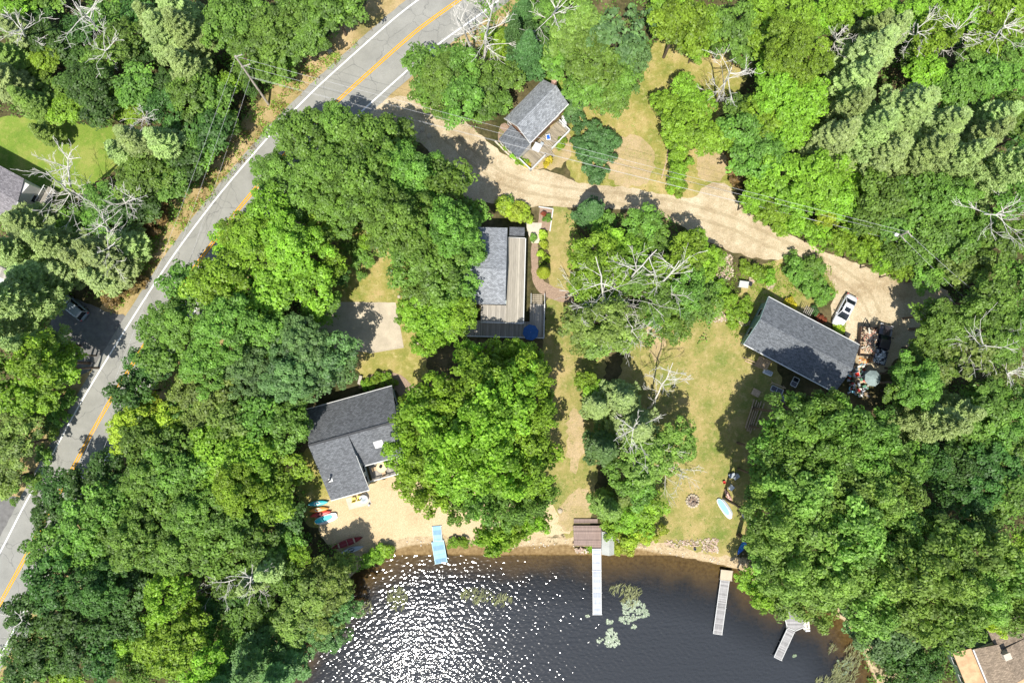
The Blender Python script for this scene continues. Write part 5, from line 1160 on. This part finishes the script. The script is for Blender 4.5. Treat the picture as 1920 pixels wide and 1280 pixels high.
for k, (px, py, mt, lab) in enumerate(((1358, 904, 'red', 'small red bucket at the oak edge above the pink kayak'), (1372, 891, 'navy', 'dark blue crate under the oak edge above the red bucket'), (1380, 893, 'grey', 'grey crate under the oak edge right of the blue crate'))):
    p = P(px, py, .3); t = thing('crate' if k else 'bucket', lab, 'crate' if k else 'bucket', (p.x, p.y, .02), .3 * k)
    if k == 0: MB().lathe([(.14, 0), (.2, .3), (.22, .36), (.2, .36), (.13, .05)], 14).build('body', PL[mt], t)
    else:
        b = MB(); b.box((0, 0, .03), (.8, .55, .05))
        for s in (-1, 1): b.box((s * .39, 0, .25), (.04, .55, .45)); b.box((0, s * .26, .25), (.74, .04, .45))
        b.build('body', PL[mt], t); MB().box((0, 0, .5), (.84, .59, .05)).build('lid', PL['grey'], t)
p = P(1371, 914, .4); t = chair('crumpled white chair at the oak edge above the paddleboards', (p.x, p.y, .02), .8, PL['white'], None, .7)
# fire pit
p = P(1299, 939, .2); t = thing('fire_pit', 'round stone fire pit with ash on the dry yard', 'fire pit', (p.x, p.y, .01))
for k in range(14):
    a_ = k * 2 * math.pi / 14; s = random.uniform(.85, 1.15); MB().lathe([(.08, 0), (.2 * s, .05), (.17 * s, .2), (.07, .26)], 7, (.82 * math.cos(a_), .82 * math.sin(a_), 0)).build('stone', CONC, t)
MB().lathe([(.75, 0), (.7, .05), (.3, .1), (.02, .12)], 18).build('ash', simple('ash', (.26, .22, .19), .95, .1, var=.4, scale=9), t)
b = MB()
for k in range(16): b.box((random.uniform(-.4, .4), random.uniform(-.4, .4), .15 + .02 * k), (random.uniform(.4, .9), .08, .08), random.uniform(0, 3.1), random.uniform(-.2, .2), random.uniform(-.3, .3))
b.build('firewood', simple('charred_wood', (.30, .22, .16), .9, .1, var=.4), t)
STONE = [PATIO, CONC, simple('pink_stone', (.50, .37, .29), .9, .1), simple('twig', (.36, .28, .2), .9, .1)]
for px, py, lx, ly, n in ((1357, 500, 1.3, 2.0, 90), (1345, 595, 1.6, .7, 50), (1395, 600, .8, .8, 30), (1280, 1018, 2.6, .5, 40), (1330, 1022, 1.2, 1.0, 60), (1411, 524, .4, .5, 20), (1445, 535, .5, .5, 20), (1089, 1032, .9, .35, 26)):
    p = P(px, py); heap('rubble', None, None, (p.x, p.y, .0), 0, lx, ly, .02, .12, n, STONE, .22, 'rock', 'stuff')
    heap('twig_litter', None, None, (p.x, p.y, .0), 0, lx * 1.1, ly * 1.1, .04, .1, n, [STONE[3], STONE[2]], .4, 'stick', 'stuff')
def shorestones():
    rr = random.Random(5); b = MB()
    for i in range(7, len(SHORE) - 9):
        A, B = P(*SHORE[i]), P(*SHORE[i + 1]); n = int((B - A).length * 2.2)
        for _ in range(n):
            q = A.lerp(B, rr.random()) + Vector((rr.gauss(0, .1), rr.gauss(.35, .3), 0)); s = rr.uniform(.08, .24); sd = float(shore_sd(np.array([q.x]), np.array([q.y]))[0])
            b.lathe([(s * .3, -.1), (s * .6, 0), (s * .5, s * .3), (s * .2, s * .45)], 7, (q.x, q.y, float(ground_z(np.array([sd]))[0]) + .03))
    tag(b.build('shore_stones', PATIO), kind='stuff')
shorestones()
for px, py, s, lab in ((1050, 957, .38, 'pale boulder at the edge of the dirt path near the shore'), (783, 641, .35, 'round grey stone beside the concrete pad'), (748, 556, .25, 'small white stone at the corner of the concrete pad'), (793, 243, .45, 'pale boulder beside the drive entrance'), (785, 248, .35, 'smaller boulder left of the pale one by the drive entrance'), (805, 255, .4, 'third boulder lowest beside the drive entrance'), (619, 98, .4, 'pale boulder on the verge across the road bend')):
    p = P(px, py); b = MB(); b.lathe([(s * .7, -.05), (s, s * .25), (s * .8, s * .6), (s * .35, s * .8)], 9); o = b.build('boulder', CONC, None, (p.x, p.y, 0), s * 9, smooth=False); tag(o, lab, 'boulder')
p = P(1019, 511, 0); t = thing('arborvitae', 'lone cone-shaped arborvitae casting a pointed shadow beside the brick path', 'shrub', (p.x, p.y, 0))
n = 5200; f = RNG.uniform(0, 1, n) ** .8; an = RNG.uniform(0, 6.28, n); rad = .92 * (1 - f) ** .75 * RNG.uniform(.85, 1.05, n) + .03
C0 = np.stack([rad * np.cos(an), rad * np.sin(an), .1 + f * 4.6], 1); N0 = np.stack([np.cos(an), np.sin(an), np.full(n, .7)], 1) + RNG.normal(0, .4, (n, 3)); s_ = RNG.uniform(.14, .26, n)
obj('crown', quads('crown', C0, N0, s_, s_ * .6, RNG.uniform(.2, .8, n)), LEAF['y'], t); MB().tube((0, 0, 0), (0, 0, 4.0), .09, .02).build('trunk', BARK, t)
# garden edging
def edging(name, label, pts, w, h, mat, cat):
    ws = [P(*q) for q in pts]; o0_ = ws[0]; b = MB()
    for i in range(len(ws) - 1): b.bar((ws[i].x - o0_.x, ws[i].y - o0_.y, h / 2), (ws[i + 1].x - o0_.x, ws[i + 1].y - o0_.y, h / 2), w, h)
    return tag(b.build(name, mat, None, (o0_.x, o0_.y, 0)), label, cat)
edging('garden_edging', 'thin pale garden edging around the mulch bed at the drive', [(1010, 388), (1037, 392), (1031, 434)], .14, .14, TRIM, 'edging')
edging('garden_edging', 'stone edging along the cottage flower bed', [(928, 265), (945, 282), (972, 308), (990, 318)], .2, .16, PATIO, 'edging')
edging('garden_edging', 'log edging along the hedge on the dry north lawn', [(1253, 262), (1250, 300), (1240, 335)], .16, .14, WOOD, 'edging')
edging('concrete_curb', 'concrete joint edging along the bottom of the pad', [(757, 651), (692, 662)], .12, .08, CONC, 'kerb')
p = P(690, 712, .4); t = thing('garden_bench', 'small grey garden bench on the mulch path above the beach house', 'bench', (P(676, 712).x, P(676, 712).y, .02), R(75))
MB().box((0, 0, .42), (1.2, .4, .05)).build('seat', POLEWOOD, t)
for x in (-.5, .5): MB().box((x, 0, .2), (.08, .36, .4)).build('leg', POLEWOOD, t)

# ------------------------------------------------------------------ docks and shore buildings
def dock(name, label, c4, z, mat, edge=TRIM, n_sec=3, cat='dock', rails=True, t_=.10):
    w = [P(*q, z) for q in c4]; o_ = w[0]; ang_ = math.atan2((w[3] - w[0]).y, (w[3] - w[0]).x); L_ = (w[3] - w[0]).length; Wd = (w[1] - w[0]).length
    t = thing(name, label, cat, (o_.x, o_.y, 0), ang_ + R(90)); s = 1 if (w[1] - w[0]).cross(w[3] - w[0]).z < 0 else -1
    # local: +x across (toward c4[1]), -y along
    sec = L_ / n_sec
    for i in range(n_sec):
        b = MB(); b.box((s * Wd / 2, -(i + .5) * sec, z - t_ / 2), (Wd - .12, sec - .03, t_)); b.build('deck_section', mat, t)
        b = MB()
        for x in (.03, Wd - .03): b.box((s * x, -(i + .5) * sec, z - t_ / 2 + .004), (.07, sec - .03, t_ + .02))
        b.build('side_rail', edge, t)
    for i in range(n_sec + 1):
        for x in (-.03, Wd + .03): MB().tube((s * x, -min(max(i * sec, .06), L_ - .06), -2.6), (s * x, -min(max(i * sec, .06), L_ - .06), z + .12), .03).build('post', METAL, t)
    MB().box((s * Wd / 2, -L_ + .01, z - .05), (Wd, .06, .14)).build('end_cap', edge, t); return t
dock('dock', 'long straight white-topped dock from the brown shore deck', [(1110.5, 1028), (1127, 1028), (1129, 1152), (1111.5, 1152)], .12, DOCK_WHITE, TRIM, 3)
dock('dock', 'slightly slanted grey plank dock right of the lily pads', [(1351, 1086), (1368, 1087), (1354, 1189), (1337, 1187)], .1, DOCK_GREY, TRIM, 2)
dock('dock_ramp', 'short concrete landing at the shore end of the slanted dock', [(1352, 1067), (1374, 1068), (1372, 1087), (1350, 1086)], .11, CONC, CONC, 1, 'landing')
dock('dock_ramp', 'light blue ramp leading down from the sand', [(810, 986), (827, 984), (831, 1013), (812.5, 1015)], .14, DOCK_BLUE, PL['grey'], 1, 'ramp')
dock('floating_dock', 'light blue floating dock platform at the beach', [(809, 1016), (832, 1014), (844, 1055), (816, 1057)], .0, DOCK_BLUE, PL['skyblue'], 1, 'dock', t_=.3)
t = dock('dock', 'angled grey pier with pale edges running to the octagon platform', [(1476, 1177), (1491, 1182), (1466, 1238), (1451, 1231)], .12, DOCK_GREY, TRIM, 2)
oc = [P(*q, .16) for q in ((1470, 1150), (1472, 1160), (1476, 1176), (1491, 1182), (1507, 1175), (1507, 1156), (1500, 1140), (1480, 1140))]; c0 = sum(oc, Vector()) / 8
t = thing('dock_platform', 'octagonal grey dock platform half hidden under the oak branches', 'dock', (c0.x, c0.y, 0)); MB().prism([(p.x - c0.x, p.y - c0.y) for p in oc], .06, .16).build('deck_boards', DOCK_GREY, t); b = MB()
for i in range(8): b.bar((oc[i].x - c0.x, oc[i].y - c0.y, .19), (oc[(i + 1) % 8].x - c0.x, oc[(i + 1) % 8].y - c0.y, .19), .1, .08)
b.build('edge_board', TRIM, t)
for i in range(0, 8, 2): MB().tube((oc[i].x - c0.x, oc[i].y - c0.y, -2.4), (oc[i].x - c0.x, oc[i].y - c0.y, .5), .05).build('post', POLEWOOD, t)
p = P(1514, 1171, .2); t = thing('pedal_boat', 'small cream pedal boat moored beside the octagon platform', 'boat', (p.x, p.y, WZ), R(5)); b = MB()
for x in (-.28, .28): b.path([(x, -.85, .12), (x, -.7, .16), (x, .7, .16), (x, .85, .12)], [.04, .2, .2, .04], 10)
b.build('float', PL['cream'], t, smooth=True); MB().box((0, 0, .4), (.7, 1.3, .1)).build('deck', PL['cream'], t, bevel=.03)
for y in (-.25, .3): MB().box((-.02, y, .48), (.1, .4, .08)).build('seat', PL['black'], t)
MB().tube((-.3, -.8, .42), (.3, -.8, .42), .16, n=12).build('roller', PL['white'], t)
p0 = P(1075, 985, .45); t = thing('shore_deck', 'brown wooden shore deck at the head of the white dock', 'deck', (p0.x, p0.y, 0)); q2 = lambda x, y: (P(x, y, .45) - p0)
A, B, C2, D2 = q2(1075, 985), q2(1127, 985), q2(1127, 1027), q2(1076, 1022)
MB().prism([(A.x, A.y), (B.x, B.y), (C2.x, C2.y), (q2(1110, 1027).x, C2.y), (q2(1110, 1022).x, D2.y), (D2.x, D2.y)], .33, .45).build('deck_boards', DECK_BROWN, t)
E = q2(1076, 973); F = q2(1121, 981); MB().prism([(E.x, E.y), (F.x, E.y), (F.x, F.y), (E.x, F.y)], .12, .24).build('step', DECK_BROWN, t)
b = MB()
for k in range(6):
    x = A.x + (B.x - A.x) * k / 5
    for y in (A.y - .2, D2.y + .15): b.box((x, y, -.1), (.12, .12, .84))
b.bar((D2.x, D2.y - .05, .38), (q2(1110, 1022).x, D2.y - .05, .38), .06, .2); b.build('post', WOOD, t)
a = P(1129, 997, 2.0); t = thing('shed', 'little grey gabled shed between the shore deck and the yellow bush', 'shed', (a.x, a.y, 0), R(-1)); w_, l_ = 23 * mpp(2), 42 * mpp(2)
walls(t, .12, w_ - .12, -l_ + .12, -.12, 1.75, SIDING_W, ('y', 2.25, w_ * .56)); b = MB(); b.slab([(0, 0, 1.8), (w_ * .56, 0, 2.4), (w_ * .56, -l_, 2.4), (0, -l_, 1.8)], .06); b.slab([(w_ * .56, 0, 2.401), (w_, 0, 1.8), (w_, -l_, 1.8), (w_ * .56, -l_, 2.401)], .06); b.build('roof', concrete('pale_grey_roof', (.42, .43, .39)), t); MB().box((w_ * .5, -l_ + .1, .85), (.8, .05, 1.6)).build('door', TRIM, t)
p = P(1157, 1012, .6); t = thing('storage_cabinet', 'narrow white-lidded box between the grey shed and the yellow bush', 'storage box', (p.x, p.y, 0)); MB().box((0, 0, .45), (.5, 1.3, .9)).build('body', WOOD, t); MB().box((.14, 0, .93), (.26, 1.35, .05)).build('lid', TRIM, t)
p = P(1303, 1029, .2); tag(MB().lathe([(.1, 0), (.16, .02), (.17, .35), (.15, .36), (.12, .05)], 12).build('bucket', PL['navy'], None, (p.x, p.y, -.05)), 'small dark blue bucket on the bank right of the fire pit', 'bucket')

# ------------------------------------------------------------------ utility poles and wires
def pole(label, bx, by, tx, ty, h, arms, transformer):
    g, tp_ = P(bx, by), P(tx, ty, h); d = tp_ - g; t = thing('utility_pole', label, 'utility pole', (g.x, g.y, 0)); MB().path([(0, 0, -.2), (d.x * .5, d.y * .5, h * .5), (d.x, d.y, h)], [.17, .14, .11], 10).build('post', POLEWOOD, t)
    an = arms; c_, s_2 = math.cos(an), math.sin(an)
    for f, ln in ((.985, .9), (.80, 1.1)):
        c = d * f; b = MB(); b.bar((c.x - c_ * ln * .2, c.y - s_2 * ln * .2, h * f), (c.x + c_ * ln, c.y + s_2 * ln, h * f), .1, .1); arm = b.build('crossarm', POLEWOOD, t)
        for k in (.3, .95): MB().lathe([(.05, 0), (.06, .08), (.03, .16)], 8, (c.x + c_ * ln * k, c.y + s_2 * ln * k, h * f + .05)).build('insulator', PL['grey'], t)
    if transformer:
        c = d * .74; b = MB(); b.lathe([(.05, -.1), (.24, 0), (.25, .75), (.2, .82), (.05, .86)], 16, (c.x - .38, c.y + .22, h * .70)); b.build('transformer', PL['white'], t, smooth=True)
    return g, d, h
G1, D1, H1 = pole('wooden utility pole at the roadside in the upper left woods', 504, 197, 441, 105, 10.5, .3, False)
G2, D2_, H2 = pole('wooden utility pole with a white transformer above the dirt drive', 1638, 467, 1703, 434, 10.5, -.9, True)
WIRE = simple('wire_aluminium', (.50, .50, .50), .5, .4)
def wire(label, A, B, sag, rad=.022):
    n = 24; b = MB(); pts = []
    for i in range(n + 1):
        f = i / n; p = A.lerp(B, f); pts.append(p - A - Vector((0, 0, 4 * sag * f * (1 - f))))
    b.path(pts, [rad] * (n + 1), 5); return tag(b.build('power_line', WIRE, None, A), label, 'power line', 'power lines')
at = lambda G, D, f, dx=0, dy=0: Vector((G.x + D.x * f + dx, G.y + D.y * f + dy, D.z * f))
for f1, f2, dy, lab in ((.985, .985, .0, 'uppermost wire between the roadside pole and the transformer pole'), (.80, .82, .1, 'second wire between the roadside pole and the transformer pole'), (.62, .62, -.1, 'third wire between the roadside pole and the transformer pole'), (.56, .56, .1, 'lowest wire between the roadside pole and the transformer pole')):
    wire(lab, at(G1, D1, f1, .1, dy), at(G2, D2_, f2, -.1, dy), .7, .013)
E3 = P(1850, 560, 9)
for f, dx, lab in ((.985, 0, 'uppermost wire running right and down from the transformer pole'), (.8, -.8, 'second wire running right and down from the transformer pole'), (.62, -1.6, 'lowest wire running right and down from the transformer pole')):
    a2 = at(G2, D2_, f); wire(lab, a2, a2 + (E3 - at(G2, D2_, .985)) * 1.5 + Vector((dx, dx * .6, 0)), .6, .013)
E4 = P(290, 505, 8.5)
for f, dx, lab in ((.985, 0, 'uppermost wire running along the road from the roadside pole'), (.8, 1.0, 'second wire running along the road from the roadside pole'), (.58, 2.2, 'lowest wire running along the road from the roadside pole')):
    a2 = at(G1, D1, f); wire(lab, a2, a2 + (E4 - at(G1, D1, .985)) * 2.0 + Vector((dx, dx * .3, 0)), .7, .012)
p = P(1488, 362, 4); t = thing('sign_post', 'short white leaning post in the hedge above the dirt drive', 'post', (p.x, p.y, 0)); MB().path([(0, 0, 0), (.25, .15, 2.6), (.9, .55, 4.4)], [.07, .07, .06], 8).build('post', PL['white'], t); MB().lathe([(.07, 0), (.1, .05), (.02, .1)], 8, (.9, .55, 4.4)).build('cap', PL['grey'], t)

# ------------------------------------------------------------------ light, sky, camera
ZEN, AZ = R(27), Vector((-.26, -.966))
sd_ = Vector((AZ.x * math.sin(ZEN), AZ.y * math.sin(ZEN), math.cos(ZEN)))
sun = bpy.data.lights.new('sun', 'SUN'); sun.energy = 5.0; sun.angle = R(.55); sun.color = (1, .955, .88)
so = bpy.data.objects.new('sun', sun); COL.objects.link(so); so.location = sd_ * 200; so.rotation_euler = (-sd_).to_track_quat('-Z', 'Y').to_euler()
w = bpy.data.worlds.new('World'); S.world = w; w.use_nodes = True; nt = w.node_tree
bg = nt.nodes['Background']; sky = nt.nodes.new('ShaderNodeTexSky'); sky.sky_type = 'NISHITA'; sky.sun_disc = False
sky.sun_elevation = R(90) - ZEN; sky.sun_rotation = math.atan2(AZ.x, AZ.y); nt.links.new(sky.outputs[0], bg.inputs['Color']); bg.inputs['Strength'].default_value = .13
cam = bpy.data.cameras.new('camera'); cam.lens = 24; cam.sensor_width = 36; cam.clip_end = 6000; cam.clip_start = .5
co = bpy.data.objects.new('camera', cam); COL.objects.link(co); co.location = (0, 0, H_CAM); co.rotation_euler = (TILT, 0, 0); S.camera = co
S.view_settings.view_transform = 'Standard'; S.view_settings.look = 'None'; S.view_settings.exposure = .42
S.cycles.max_bounces = 6; S.cycles.transparent_max_bounces = 8
